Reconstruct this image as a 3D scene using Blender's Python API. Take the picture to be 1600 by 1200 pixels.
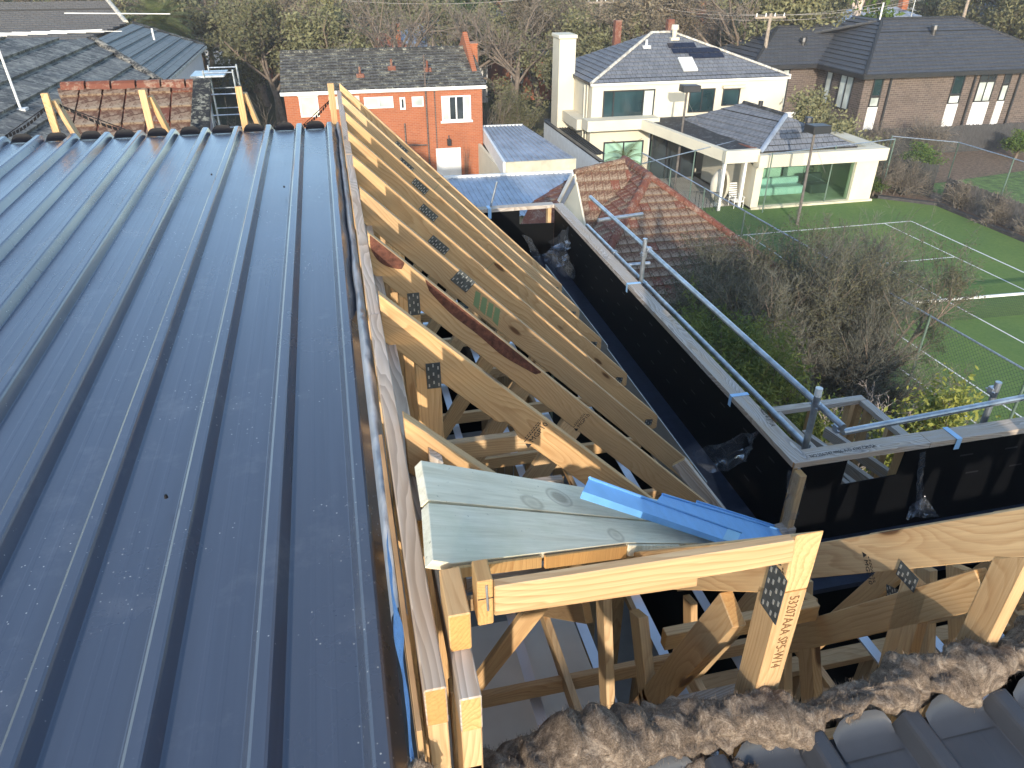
import bpy, bmesh, math, random
import numpy as np
from mathutils import Vector, Matrix, noise

for o in list(bpy.data.objects):
    bpy.data.objects.remove(o, do_unlink=True)
S = bpy.context.scene
COL = S.collection
R = math.radians

# ---------------------------------------------------------------- camera
# the origin is the photographer's lens; +Y runs along the roof ribs, +X to the right, ground at z = GZ
GZ = -11.5
cam = bpy.data.cameras.new('camera')
camo = bpy.data.objects.new('camera', cam)
COL.objects.link(camo)
cam.sensor_width = 36.0
cam.lens = 36.0 * 1140.0 / 1600.0
cam.clip_start = 0.05
cam.clip_end = 3000
camo.rotation_euler = (R(90 - 30.9), 0, R(-13.0))
S.camera = camo

# ---------------------------------------------------------------- sky and sun
SUN_EL, SUN_AZ = R(16.0), math.atan2(-0.27, -1.0)      # the sun stands behind the photographer, a little to the left
world = bpy.data.worlds.new('World')
S.world = world
world.use_nodes = True
wn = world.node_tree
bg = wn.nodes['Background']
sky = wn.nodes.new('ShaderNodeTexSky')
sky.sky_type = 'NISHITA'
sky.sun_disc = False
sky.sun_elevation = SUN_EL
sky.sun_rotation = SUN_AZ
sky.air_density = 1.0
sky.dust_density = 0.6
sky.ozone_density = 1.5
wn.links.new(sky.outputs[0], bg.inputs[0])
bg.inputs[1].default_value = 0.15
sun = bpy.data.lights.new('sun', 'SUN')
sun.energy = 2.05
sun.angle = R(0.6)
sun.color = (1.0, 0.91, 0.78)
suno = bpy.data.objects.new('sun', sun)
COL.objects.link(suno)
sd = Vector((math.sin(SUN_AZ) * math.cos(SUN_EL), math.cos(SUN_AZ) * math.cos(SUN_EL), math.sin(SUN_EL)))
suno.rotation_euler = sd.to_track_quat('Z', 'Y').to_euler()
suno.location = sd * 30
S.view_settings.view_transform = 'Standard'
S.view_settings.look = 'None'
S.view_settings.exposure = 1.52
S.view_settings.gamma = 1.0
S.view_settings.use_curve_mapping = False
S.render.engine = 'CYCLES'

# ---------------------------------------------------------------- helpers
def V(*a): return Vector(a if len(a) > 1 else a[0])

def tag(o, label=None, cat=None, group=None, kind=None):
    if label: o['label'] = label
    if cat: o['category'] = cat
    if group: o['group'] = group
    if kind: o['kind'] = kind
    return o

def link(o, parent=None):
    COL.objects.link(o)
    if parent: o.parent = parent
    return o

def wloc(o):
    return V(o['_w']) if '_w' in o else o.location.copy()

def thing(name, label, cat, loc=(0, 0, 0), group=None):
    o = bpy.data.objects.new(name, None)
    o.empty_display_size = 0.1
    o.location = loc
    link(o)
    return tag(o, label, cat, group)

ORG = {}
def obj(name, me, parent=None, M=None, mat=None):
    o = bpy.data.objects.new(name, me)
    M = M or Matrix()
    ORG[o] = M
    if parent is not None:
        PM = ORG.get(parent) or Matrix.Translation(parent.location)
        o.matrix_local = PM.inverted() @ M
    else:
        o.matrix_local = M
    link(o, parent)
    if mat: me.materials.append(mat) if not me.materials else None
    return o

def mesh(vs, fs, uv=None, smooth=False):
    me = bpy.data.meshes.new('m')
    me.from_pydata([tuple(v) for v in vs], [], [tuple(f) for f in fs])
    if uv is not None:
        l = me.uv_layers.new(name='UVMap')
        idx = np.empty(len(me.loops), dtype=np.int32)
        me.loops.foreach_get('vertex_index', idx)
        l.data.foreach_set('uv', np.asarray(uv, dtype=np.float32)[idx].ravel())
    if smooth:
        me.polygons.foreach_set('use_smooth', [True] * len(me.polygons))
    return me

def npmesh(vs, tris, smooth=False):
    vs = np.asarray(vs, dtype=np.float32); tris = np.asarray(tris, dtype=np.int32)
    k = tris.shape[1]
    me = bpy.data.meshes.new('m')
    me.vertices.add(len(vs)); me.vertices.foreach_set('co', vs.ravel())
    me.loops.add(tris.size); me.loops.foreach_set('vertex_index', tris.ravel())
    me.polygons.add(len(tris))
    me.polygons.foreach_set('loop_start', np.arange(0, tris.size, k, dtype=np.int32))
    me.polygons.foreach_set('loop_total', np.full(len(tris), k, dtype=np.int32))
    me.update(calc_edges=True)
    if smooth: me.polygons.foreach_set('use_smooth', [True] * len(tris))
    return me

class MB:
    """collects boxes, bars and tubes into one mesh"""
    def __init__(s): s.v = []; s.f = []; s.uv = []
    def add(s, vs, fs):
        n = len(s.v); s.v += [tuple(v) for v in vs]; s.f += [tuple(i + n for i in f) for f in fs]; return s
    def box(s, a, b):
        x0, y0, z0 = a; x1, y1, z1 = b
        return s.add([(x0,y0,z0),(x1,y0,z0),(x1,y1,z0),(x0,y1,z0),(x0,y0,z1),(x1,y0,z1),(x1,y1,z1),(x0,y1,z1)],
                     [(0,3,2,1),(4,5,6,7),(0,1,5,4),(1,2,6,5),(2,3,7,6),(3,0,4,7)])
    def prism(s, poly, ext):
        n = len(poly); e = V(ext)
        vs = [V(p) for p in poly] + [V(p) + e for p in poly]
        return s.add(vs, [tuple(range(n))[::-1], tuple(range(n, 2*n))] + [(i, (i+1) % n, n+(i+1) % n, n+i) for i in range(n)])
    def tube(s, p0, p1, r0, r1=None, k=8, cap=True):
        r1 = r0 if r1 is None else r1
        p0, p1 = V(p0), V(p1); d = (p1 - p0).normalized()
        a = d.orthogonal().normalized(); b = d.cross(a)
        vs = []
        for p, r in ((p0, r0), (p1, r1)):
            for i in range(k):
                t = 2*math.pi*i/k
                vs.append(p + (a*math.cos(t) + b*math.sin(t))*r)
        fs = [(i, (i+1) % k, k+(i+1) % k, k+i) for i in range(k)]
        if cap: fs += [tuple(range(k))[::-1], tuple(range(k, 2*k))]
        return s.add(vs, fs)
    def path(s, pts, r, k=6):
        for a, b in zip(pts[:-1], pts[1:]): s.tube(a, b, r, r, k)
        return s
    def build(s, name, mat, parent=None, smooth=False, bevel=0):
        me = mesh(s.v, s.f)
        fixn(me, bevel)
        if smooth: me.polygons.foreach_set('use_smooth', [True]*len(me.polygons))
        o = obj(name, me, parent); me.materials.append(mat)
        return o

def fixn(me, bevel=0):
    bm = bmesh.new(); bm.from_mesh(me)
    bmesh.ops.recalc_face_normals(bm, faces=bm.faces)
    if bevel:
        bmesh.ops.bevel(bm, geom=list(bm.edges), offset=bevel, segments=1, affect='EDGES', profile=0.5)
    bm.to_mesh(me); bm.free()

def frame(p, ax, side):
    ax = V(ax).normalized(); side = V(side); side = side - ax*side.dot(ax); side = side.normalized() if side.length > 1e-5*1 and side.length > 0.02*0.001 else ax.orthogonal().normalized(); up = ax.cross(side)
    return Matrix(((ax.x, side.x, up.x, p[0]), (ax.y, side.y, up.y, p[1]), (ax.z, side.z, up.z, p[2]), (0, 0, 0, 1)))

ENDS = ('pine', 'tanned pine', 'weathered pine'); END_MAT = []
def lumber(name, poly, ext, ax, mat, parent=None, bevel=0.0022):
    """a piece of timber: a polygon swept by ext; its own X axis follows the grain"""
    M = frame(poly[0], ax, ext); Mi = M.inverted(); e = V(ext)
    n = len(poly)
    vs = [Mi @ V(p) for p in poly] + [Mi @ (V(p) + e) for p in poly]
    fs = [tuple(range(n)), tuple(range(n, 2*n))] + [(i, (i+1) % n, n+(i+1) % n, n+i) for i in range(n)]
    me = mesh(vs, fs); fixn(me, bevel)
    me.materials.append(mat)
    if mat.name in ENDS:                                  # sawn ends show the growth rings
        me.materials.append(END_MAT[0])
        for p in me.polygons:
            if abs(p.normal.x) > 0.85: p.material_index = 1
    return obj(name, me, parent, M)

def beam(name, p0, p1, side, w, d, mat, parent=None, bevel=0.0022):
    """bar from p0 to p1 (axis line), w along side, d across it"""
    p0, p1 = V(p0), V(p1); ax = (p1-p0).normalized()
    sd_ = V(side); sd_ = (sd_ - ax*sd_.dot(ax)).normalized(); up = ax.cross(sd_)
    c = [p0 - sd_*w/2 - up*d/2, p0 + sd_*w/2 - up*d/2, p0 + sd_*w/2 + up*d/2, p0 - sd_*w/2 + up*d/2]
    c = [c[0], c[3], (c[3] + (p1-p0)), (c[0] + (p1-p0))]
    return lumber(name, c, sd_*w, ax, mat, parent, bevel)

# ---------------------------------------------------------------- materials
def mat(name):
    m = bpy.data.materials.new(name); m.use_nodes = True
    nt = m.node_tree; b = nt.nodes['Principled BSDF']
    return m, nt, b

def nd(nt, t, **kw):
    n = nt.nodes.new(t)
    for k, v in kw.items():
        if k.startswith('_'): setattr(n, k[1:], v)
        else:
            key = k.replace('__', ' ')
            s = n.inputs[key] if key in n.inputs else n.inputs[int(k[1:])]
            if hasattr(v, 'is_linked') or isinstance(v, bpy.types.NodeSocket): nt.links.new(v, s)
            else: s.default_value = v
    return n

def coords(nt, which='Object', scale=(1, 1, 1), rand=False):
    tc = nt.nodes.new('ShaderNodeTexCoord')
    mp = nt.nodes.new('ShaderNodeMapping'); mp.inputs['Scale'].default_value = scale
    src = tc.outputs[which]
    if rand:
        oi = nt.nodes.new('ShaderNodeObjectInfo')
        mu = nd(nt, 'ShaderNodeMath', _operation='MULTIPLY', i0=oi.outputs['Random'], i1=57.0)
        cb = nt.nodes.new('ShaderNodeCombineXYZ')
        for i in range(3): nt.links.new(mu.outputs[0], cb.inputs[i])
        ad = nt.nodes.new('ShaderNodeVectorMath'); nt.links.new(src, ad.inputs[0]); nt.links.new(cb.outputs[0], ad.inputs[1])
        src = ad.outputs[0]
    nt.links.new(src, mp.inputs['Vector'])
    return mp.outputs[0]

def ramp(nt, fac, stops, interp='LINEAR'):
    r = nt.nodes.new('ShaderNodeValToRGB'); r.color_ramp.interpolation = interp
    e = r.color_ramp.elements
    while len(e) < len(stops): e.new(0.5)
    for i, (p, c) in enumerate(stops):
        e[i].position = p; e[i].color = tuple(c) + (1,) if len(c) == 3 else c
    nt.links.new(fac, r.inputs[0])
    return r.outputs[0]

def mix(nt, fac, a, b, mode='MIX'):
    m = nt.nodes.new('ShaderNodeMix'); m.data_type = 'RGBA'; m.blend_type = mode
    for s, v in ((m.inputs[0], fac), (m.inputs[6], a), (m.inputs[7], b)):
        if isinstance(v, bpy.types.NodeSocket): nt.links.new(v, s)
        else: s.default_value = v if not isinstance(v, tuple) or len(v) == 4 else tuple(v) + (1,)
    return m.outputs[2]

def math_(nt, op, a, b=0.0):
    m = nt.nodes.new('ShaderNodeMath'); m.operation = op
    for s, v in ((m.inputs[0], a), (m.inputs[1], b)):
        if isinstance(v, bpy.types.NodeSocket): nt.links.new(v, s)
        else: s.default_value = v
    return m.outputs[0]

def noise_(nt, vec, scale, detail=4, rough=0.55, dist=0.0):
    n = nt.nodes.new('ShaderNodeTexNoise'); nt.links.new(vec, n.inputs['Vector'])
    n.inputs['Scale'].default_value = scale; n.inputs['Detail'].default_value = detail
    n.inputs['Roughness'].default_value = rough; n.inputs['Distortion'].default_value = dist
    return n.outputs['Fac']

def bump(nt, b, h, strength=0.3, dist=0.01):
    n = nt.nodes.new('ShaderNodeBump'); n.inputs['Strength'].default_value = strength; n.inputs['Distance'].default_value = dist
    nt.links.new(h, n.inputs['Height']); nt.links.new(n.outputs[0], b.inputs['Normal'])

def setb(nt, b, col=None, rough=None, metal=None, spec=None):
    for k, v in (('Base Color', col), ('Roughness', rough), ('Metallic', metal), ('Specular IOR Level', spec)):
        if v is None: continue
        if isinstance(v, bpy.types.NodeSocket): nt.links.new(v, b.inputs[k])
        else: b.inputs[k].default_value = tuple(v) + (1,) if isinstance(v, tuple) and len(v) == 3 else v

def plain(name, col, rough=0.6, metal=0.0, var=0.12, scale=3.0, spec=0.5, bmp=0.0, bscale=60):
    m, nt, b = mat(name)
    c = coords(nt, 'Object', rand=True)
    n = noise_(nt, c, scale, 5)
    lo = tuple(x*(1-var) for x in col); hi = tuple(min(1, x*(1+var)) for x in col)
    setb(nt, b, ramp(nt, n, [(0.3, lo), (0.7, hi)]), rough, metal, spec)
    if bmp: bump(nt, b, noise_(nt, c, bscale, 3), bmp, 0.01)
    return m

def wood(name, early, late, rings=24.0, knots=True, rough=0.65, grey=None, var=0.25, contrast=0.85):
    m, nt, b = mat(name)
    c = coords(nt, 'Object', (1, 1, 1), rand=True)
    def mapped(sc):
        mp = nt.nodes.new('ShaderNodeMapping'); mp.inputs['Scale'].default_value = sc; nt.links.new(c, mp.inputs['Vector']); return mp.outputs[0]
    def tex(vec, scale, detail, rough_=0.5):
        n = nt.nodes.new('ShaderNodeTexNoise'); nt.links.new(vec, n.inputs['Vector']); n.inputs['Scale'].default_value = scale; n.inputs['Detail'].default_value = detail; n.inputs['Roughness'].default_value = rough_; return n.outputs['Color']
    def madd(a, k, vec):
        q = nt.nodes.new('ShaderNodeVectorMath'); q.operation = 'MULTIPLY_ADD'; nt.links.new(a, q.inputs[0]); q.inputs[1].default_value = k; nt.links.new(vec, q.inputs[2]); return q.outputs[0]
    # knots push the rings aside
    vo = nt.nodes.new('ShaderNodeTexVoronoi'); nt.links.new(mapped((2.0, 7.5, 7.5)), vo.inputs['Vector']); vo.inputs['Scale'].default_value = 1.0
    near = ramp(nt, vo.outputs['Distance'], [(0.0, (1, 1, 1)), (0.42, (0, 0, 0))])
    p = madd(tex(mapped((0.5, 2.5, 2.5)), 1.5, 2), (0, 0.34, 0.34), mapped((0.02, 1, 1)))
    p = madd(tex(mapped((3.0, 14, 14)), 1.0, 3, 0.65), (0, 0.022, 0.022), p)
    p = madd(near, (0, 0.030, 0.022), p)
    wv = nt.nodes.new('ShaderNodeTexWave'); wv.wave_type = 'RINGS'; wv.rings_direction = 'X'; wv.wave_profile = 'SAW'
    nt.links.new(p, wv.inputs['Vector']); wv.inputs['Scale'].default_value = rings; wv.inputs['Distortion'].default_value = 0.0
    band = noise_(nt, mapped((0.8, 6, 6)), 1.3, 3)
    soft = tuple(e*(1-contrast*0.35)+l*contrast*0.35 for e, l in zip(early, late))
    dark = tuple(e*(1-contrast)+l*contrast for e, l in zip(early, late))
    grain = ramp(nt, wv.outputs['Fac'], [(0.0, early), (0.55, soft), (0.88, dark), (1.0, soft)])
    grain = mix(nt, ramp(nt, band, [(0.35, (0,)*3), (0.7, (0.75,)*3)]), grain, soft)
    fib = noise_(nt, mapped((4.0, 190, 190)), 1.0, 3, 0.6)
    col = mix(nt, 0.28, grain, ramp(nt, fib, [(0.3, tuple(x*0.62 for x in late)), (0.7, early)]))
    blot = noise_(nt, mapped((1.5, 5, 5)), 2.2, 4, 0.6)
    col = mix(nt, ramp(nt, blot, [(0.5, (0,)*3), (0.8, (0.45,)*3)]), col, tuple(x*0.62 for x in soft))
    oi = nt.nodes.new('ShaderNodeObjectInfo')
    tint = ramp(nt, oi.outputs['Random'], [(0.0, (1-var, 1-var*1.15, 1-var*1.35)), (0.35, (1, 1, 1)), (0.7, (0.96, 0.86, 0.72)), (1.0, (0.80, 0.74, 0.66))])
    col = mix(nt, 1.0, col, tint, 'MULTIPLY')
    if knots:
        k = ramp(nt, vo.outputs['Distance'], [(0.0, (1, 1, 1)), (0.095, (0.9, 0.9, 0.9)), (0.135, (0, 0, 0))])
        halo = ramp(nt, vo.outputs['Distance'], [(0.11, (1, 1, 1)), (0.34, (0, 0, 0))])
        col = mix(nt, math_(nt, 'MULTIPLY', halo, 0.35), col, tuple(x*0.8 for x in late))
        col = mix(nt, k, col, (0.085, 0.035, 0.014))
    if grey:
        g = noise_(nt, mapped((1.2, 9, 9)), 2.0, 5, 0.6)
        col = mix(nt, ramp(nt, g, [(0.3, (0.3,)*3), (0.65, (0.92,)*3)]), col, mix(nt, ramp(nt, wv.outputs['Fac'], [(0.0, (0,)*3), (0.9, (contrast,)*3)]), grey, tuple(x*0.45 for x in grey)))
    setb(nt, b, col, rough, 0, 0.3)
    bump(nt, b, fib, 0.15, 0.002)
    return m

M = {}
M['pine'] = wood('pine', (0.66, 0.47, 0.265), (0.40, 0.22, 0.095), var=0.28)
M['pine_grey'] = wood('weathered pine', (0.62, 0.47, 0.31), (0.34, 0.22, 0.13), grey=(0.55, 0.50, 0.45), contrast=0.85)
M['pine_tan'] = wood('tanned pine', (0.60, 0.43, 0.27), (0.36, 0.21, 0.11), grey=(0.56, 0.45, 0.36), contrast=0.8)
def treated():
    m, nt, b = mat('treated pine board')
    c = coords(nt, 'Object', rand=True)
    def mp(sc):
        q = nt.nodes.new('ShaderNodeMapping'); q.inputs['Scale'].default_value = sc; nt.links.new(c, q.inputs['Vector']); return q.outputs[0]
    st = noise_(nt, mp((1.3, 26, 26)), 1.0, 6, 0.7, 0.8)
    fine = noise_(nt, mp((5, 160, 160)), 1.0, 3, 0.6)
    blot = noise_(nt, mp((4, 7, 7)), 1.2, 5, 0.65)
    col = ramp(nt, st, [(0.3, (0.60, 0.52, 0.36)), (0.5, (0.76, 0.68, 0.50)), (0.7, (0.84, 0.77, 0.60))])
    col = mix(nt, 0.25, col, ramp(nt, fine, [(0.35, (0.38, 0.34, 0.25)), (0.65, (0.78, 0.73, 0.60))]))
    col = mix(nt, ramp(nt, blot, [(0.5, (0,)*3), (0.72, (0.4,)*3)]), col, (0.58, 0.56, 0.38))
    vo = nt.nodes.new('ShaderNodeTexVoronoi'); nt.links.new(mp((2.6, 6, 6)), vo.inputs['Vector']); vo.inputs['Scale'].default_value = 1.0
    col = mix(nt, ramp(nt, vo.outputs['Distance'], [(0.10, (0.7,)*3), (0.16, (0.15,)*3), (0.19, (0.5,)*3), (0.22, (0,)*3)]), col, (0.28, 0.23, 0.16))
    sp = noise_(nt, mp((60, 90, 90)), 1.0, 2); col = mix(nt, ramp(nt, sp, [(0.70, (0,)*3), (0.76, (0.6,)*3)]), col, (0.2, 0.17, 0.12))
    setb(nt, b, col, 0.85, 0, 0.2); bump(nt, b, st, 0.2, 0.003)
    return m
M['treated'] = treated()
M['endgrain'] = wood('end grain', (0.58, 0.36, 0.15), (0.38, 0.18, 0.06), rings=34, knots=False, contrast=0.8)
END_MAT.append(M['endgrain'])
M['bark'] = plain('bark edge', (0.10, 0.035, 0.02), 0.9, var=0.5, scale=40, bmp=0.8)
M['plywood'] = plain('plywood', (0.38, 0.22, 0.10), 0.7, var=0.25, scale=8)

def steel_roof():
    m, nt, b = mat('blue grey roof steel')
    c = coords(nt, 'Object', rand=True)
    st = nt.nodes.new('ShaderNodeMapping'); st.inputs['Scale'].default_value = (18, 0.7, 18); nt.links.new(c, st.inputs['Vector'])
    n1 = noise_(nt, st.outputs[0], 1.0, 4)
    base = ramp(nt, n1, [(0.3, (0.050, 0.060, 0.084)), (0.7, (0.062, 0.074, 0.102))])
    dustn = noise_(nt, c, 1.3, 6, 0.65)
    sp = nt.nodes.new('ShaderNodeTexVoronoi'); nt.links.new(c, sp.inputs['Vector']); sp.inputs['Scale'].default_value = 46
    speck = math_(nt, 'MULTIPLY', ramp(nt, sp.outputs['Distance'], [(0.07, (1,)*3), (0.11, (0,)*3)]), ramp(nt, noise_(nt, c, 2.6, 3), [(0.52, (0,)*3), (0.58, (1,)*3)]))
    col = mix(nt, math_(nt, 'MULTIPLY', speck, 0.75), base, (0.45, 0.45, 0.43))
    film = math_(nt, 'MULTIPLY', ramp(nt, noise_(nt, c, 3.7, 7, 0.72), [(0.56, (0,)*3), (0.72, (1,)*3)]), 0.13)
    col = mix(nt, film, col, (0.3, 0.3, 0.3))
    setb(nt, b, col, ramp(nt, dustn, [(0.3, (0.20,)*3), (0.8, (0.32,)*3)]), 0.0, 0.95)
    wv = nt.nodes.new('ShaderNodeMapping'); wv.inputs['Scale'].default_value = (6, 1.4, 1); nt.links.new(c, wv.inputs['Vector'])
    bump(nt, b, noise_(nt, wv.outputs[0], 1.0, 1), 0.14, 0.012)
    return m
M['steel'] = steel_roof()
M['steel_dark'] = plain('dark grey roof steel', (0.040, 0.043, 0.050), 0.42, 0, var=0.2, scale=5, spec=0.45)
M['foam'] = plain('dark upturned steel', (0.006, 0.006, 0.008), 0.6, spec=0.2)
M['galv'] = plain('galvanised tube', (0.36, 0.39, 0.42), 0.38, 0.75, var=0.3, scale=14)
M['plate'] = plain('nail plate', (0.11, 0.12, 0.12), 0.45, 0.6, var=0.3, scale=30)
M['platebright'] = plain('nail plate teeth', (0.62, 0.62, 0.58), 0.35, 0.7)
M['membrane'] = plain('black wall membrane', (0.0022, 0.0025, 0.0032), 0.6, 0, var=0.05, scale=1.5, spec=0.12)
M['tape'] = plain('membrane print', (0.004, 0.004, 0.006), 0.6)
M['gutter'] = plain('navy box gutter', (0.018, 0.024, 0.04), 0.3, 0.0, var=0.35, scale=9, spec=0.6, bmp=0.15, bscale=25)
M['fascia'] = plain('grey fascia sheet', (0.33, 0.32, 0.29), 0.8, var=0.08)
M['ink'] = plain('black ink', (0.02, 0.017, 0.015), 0.8)
M['ink_brown'] = plain('brown stamp ink', (0.14, 0.07, 0.025), 0.8)
M['green_mark'] = plain('green spray mark', (0.16, 0.22, 0.10), 0.8)
M['blue_flash'] = plain('blue coated flashing', (0.17, 0.42, 0.78), 0.4, 0, var=0.08, scale=12)
M['blue_light'] = plain('pale blue film', (0.30, 0.58, 0.80), 0.35)
M['strap'] = plain('blue strap', (0.30, 0.50, 0.72), 0.4)
M['batten'] = plain('galvanised batten', (0.55, 0.57, 0.60), 0.35, 0.6)
M['floor'] = plain('sheet floor', (0.30, 0.27, 0.23), 0.8, var=0.15)
M['sheet'] = plain('beige sheet', (0.62, 0.56, 0.47), 0.8, var=0.1)
M['sarking'] = plain('silver sarking', (0.26, 0.28, 0.31), 0.5, 0.1, var=0.2, scale=10, bmp=0.6, bscale=18)
M['sark_blue'] = plain('blue foil sarking', (0.10, 0.25, 0.55), 0.35, 0.2, var=0.2, scale=60, bmp=0.8, bscale=260)

def insulation_mat():
    m, nt, b = mat('brown glasswool')
    c = coords(nt)
    n = noise_(nt, c, 20, 6, 0.75, 1.8)
    f = noise_(nt, c, 120, 4, 0.7, 3.0)
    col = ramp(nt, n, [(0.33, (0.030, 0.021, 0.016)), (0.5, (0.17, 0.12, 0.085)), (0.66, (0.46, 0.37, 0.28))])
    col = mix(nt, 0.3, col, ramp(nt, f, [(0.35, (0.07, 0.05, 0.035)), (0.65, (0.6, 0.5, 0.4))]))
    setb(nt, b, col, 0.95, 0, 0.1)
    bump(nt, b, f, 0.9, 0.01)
    return m
M['wool'] = insulation_mat()
M['fibre'] = plain('glasswool fibre', (0.45, 0.36, 0.27), 0.9, var=0.5, scale=20)

def plastic():
    m, nt, b = mat('clear plastic film')
    out = nt.nodes['Material Output']
    tr = nt.nodes.new('ShaderNodeBsdfTransparent'); tr.inputs[0].default_value = (0.93, 0.94, 0.97, 1)
    gl = nt.nodes.new('ShaderNodeBsdfGlossy'); gl.inputs['Roughness'].default_value = 0.10; gl.inputs[0].default_value = (0.9, 0.93, 1, 1)
    df = nt.nodes.new('ShaderNodeBsdfDiffuse'); df.inputs[0].default_value = (0.6, 0.65, 0.72, 1)
    lw = nt.nodes.new('ShaderNodeLayerWeight'); lw.inputs[0].default_value = 0.35
    ms = nt.nodes.new('ShaderNodeMixShader'); nt.links.new(math_(nt, 'MULTIPLY', lw.outputs['Facing'], 0.45), ms.inputs[0])
    nt.links.new(tr.outputs[0], ms.inputs[1]); nt.links.new(gl.outputs[0], ms.inputs[2])
    m2 = nt.nodes.new('ShaderNodeMixShader'); m2.inputs[0].default_value = 0.045
    nt.links.new(ms.outputs[0], m2.inputs[1]); nt.links.new(df.outputs[0], m2.inputs[2])
    nt.links.new(m2.outputs[0], out.inputs[0])
    return m
M['plastic'] = plastic()

def brick(name, c1, c2, mortar, scale=1.0, w=0.24, h=0.085):
    m, nt, b = mat(name)
    tc = nt.nodes.new('ShaderNodeTexCoord'); sp = nt.nodes.new('ShaderNodeSeparateXYZ'); nt.links.new(tc.outputs['Object'], sp.inputs[0])
    cb = nt.nodes.new('ShaderNodeCombineXYZ'); nt.links.new(math_(nt, 'ADD', sp.outputs[0], sp.outputs[1]), cb.inputs[0]); nt.links.new(sp.outputs[2], cb.inputs[1])
    br = nt.nodes.new('ShaderNodeTexBrick'); nt.links.new(cb.outputs[0], br.inputs['Vector'])
    br.inputs['Color1'].default_value = c1 + (1,); br.inputs['Color2'].default_value = c2 + (1,); br.inputs['Mortar'].default_value = mortar + (1,)
    br.inputs['Scale'].default_value = scale; br.inputs['Brick Width'].default_value = w; br.inputs['Row Height'].default_value = h; br.inputs['Mortar Size'].default_value = 0.008
    n = noise_(nt, tc.outputs['Object'], 0.9, 5)
    col = mix(nt, ramp(nt, n, [(0.35, (0,)*3), (0.75, (0.35,)*3)]), br.outputs['Color'], tuple(x*0.5 for x in c1))
    setb(nt, b, col, 0.85, 0, 0.2)
    bump(nt, b, br.outputs['Fac'], -0.5, 0.01)
    return m
M['brick_red'] = brick('red brick', (0.37, 0.115, 0.048), (0.30, 0.088, 0.038), (0.34, 0.20, 0.13))
M['brick_dark'] = brick('brown brick', (0.125, 0.094, 0.078), (0.08, 0.062, 0.052), (0.22, 0.19, 0.165), w=0.34, h=0.125)

def tiles(name, c1, c2, moss=None, mossamt=0.5, gap=(0.02, 0.02, 0.02), w=0.3, h=0.33, rough=0.8, mscale=2.5):
    m, nt, b = mat(name)
    tc = nt.nodes.new('ShaderNodeTexCoord')
    br = nt.nodes.new('ShaderNodeTexBrick'); nt.links.new(tc.outputs['UV'], br.inputs['Vector'])
    br.inputs['Color1'].default_value = c1 + (1,); br.inputs['Color2'].default_value = c2 + (1,); br.inputs['Mortar'].default_value = gap + (1,)
    br.inputs['Scale'].default_value = 1; br.inputs['Brick Width'].default_value = w; br.inputs['Row Height'].default_value = h; br.inputs['Mortar Size'].default_value = 0.012
    col = br.outputs['Color']
    if moss:
        n = noise_(nt, tc.outputs['Object'], mscale, 7, 0.75)
        sp = noise_(nt, tc.outputs['Object'], 22, 4, 0.7)
        f = math_(nt, 'ADD', n, math_(nt, 'MULTIPLY', math_(nt, 'SUBTRACT', sp, 0.5), 0.9))
        col = mix(nt, ramp(nt, f, [(0.62-mossamt*0.3, (0,)*3), (0.75-mossamt*0.25, (0.9,)*3)]), col, moss)
        n2 = noise_(nt, tc.outputs['Object'], 11, 5, 0.7)
        col = mix(nt, ramp(nt, n2, [(0.45, (0,)*3), (0.7, (0.6,)*3)]), col, tuple(x*0.35 for x in c1))
    setb(nt, b, col, rough, 0, 0.35)
    bump(nt, b, br.outputs['Fac'], -0.4, 0.02)
    return m
M['tile_lichen'] = tiles('lichened concrete tile', (0.13, 0.115, 0.095), (0.075, 0.066, 0.056), (0.33, 0.32, 0.25), 0.35)
M['tile_slate'] = tiles('blue grey roof tile', (0.17, 0.18, 0.20), (0.125, 0.135, 0.155), (0.22, 0.23, 0.24), 0.15)
M['tile_dark'] = tiles('charcoal roof tile', (0.060, 0.063, 0.070), (0.050, 0.052, 0.058), rough=0.6)
M['tile_greyleft'] = tiles('weathered grey tile', (0.16, 0.145, 0.125), (0.085, 0.078, 0.07), (0.34, 0.31, 0.25), 0.55, mscale=5)
M['tile_newgrey'] = tiles('green grey tile', (0.19, 0.21, 0.205), (0.15, 0.17, 0.17), (0.24, 0.25, 0.23), 0.25)
M['terra'] = tiles('mossy terracotta tile', (0.44, 0.165, 0.09), (0.35, 0.125, 0.07), (0.31, 0.24, 0.165), 0.62, gap=(0.10, 0.05, 0.03), w=20, h=20, mscale=1.6)
M['terra_clean'] = tiles('orange terracotta', (0.38, 0.135, 0.07), (0.30, 0.10, 0.052), (0.30, 0.22, 0.16), 0.35, gap=(0.15, 0.05, 0.03), w=20, h=20)
M['cream'] = plain('cream render', (0.58, 0.53, 0.41), 0.85, var=0.07, scale=0.9, spec=0.2, bmp=0.1, bscale=40)
M['white'] = plain('white paint', (0.68, 0.67, 0.63), 0.5, var=0.06)
M['cream_dirty'] = plain('stained cream board', (0.52, 0.47, 0.34), 0.8, var=0.25, scale=1.5)
M['shutter'] = plain('beige shutter', (0.55, 0.49, 0.38), 0.6)
M['palewall'] = plain('pale blue wall panel', (0.58, 0.63, 0.66), 0.6, var=0.08)
M['mortar'] = plain('pale ridge mortar', (0.42, 0.39, 0.33), 0.9, var=0.35, scale=5)
M['solar'] = plain('solar tile', (0.008, 0.009, 0.02), 0.25)
M['blackframe'] = plain('black aluminium', (0.02, 0.02, 0.022), 0.4)
M['whitewall'] = plain('white house wall', (0.62, 0.60, 0.56), 0.8, var=0.06)

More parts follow.
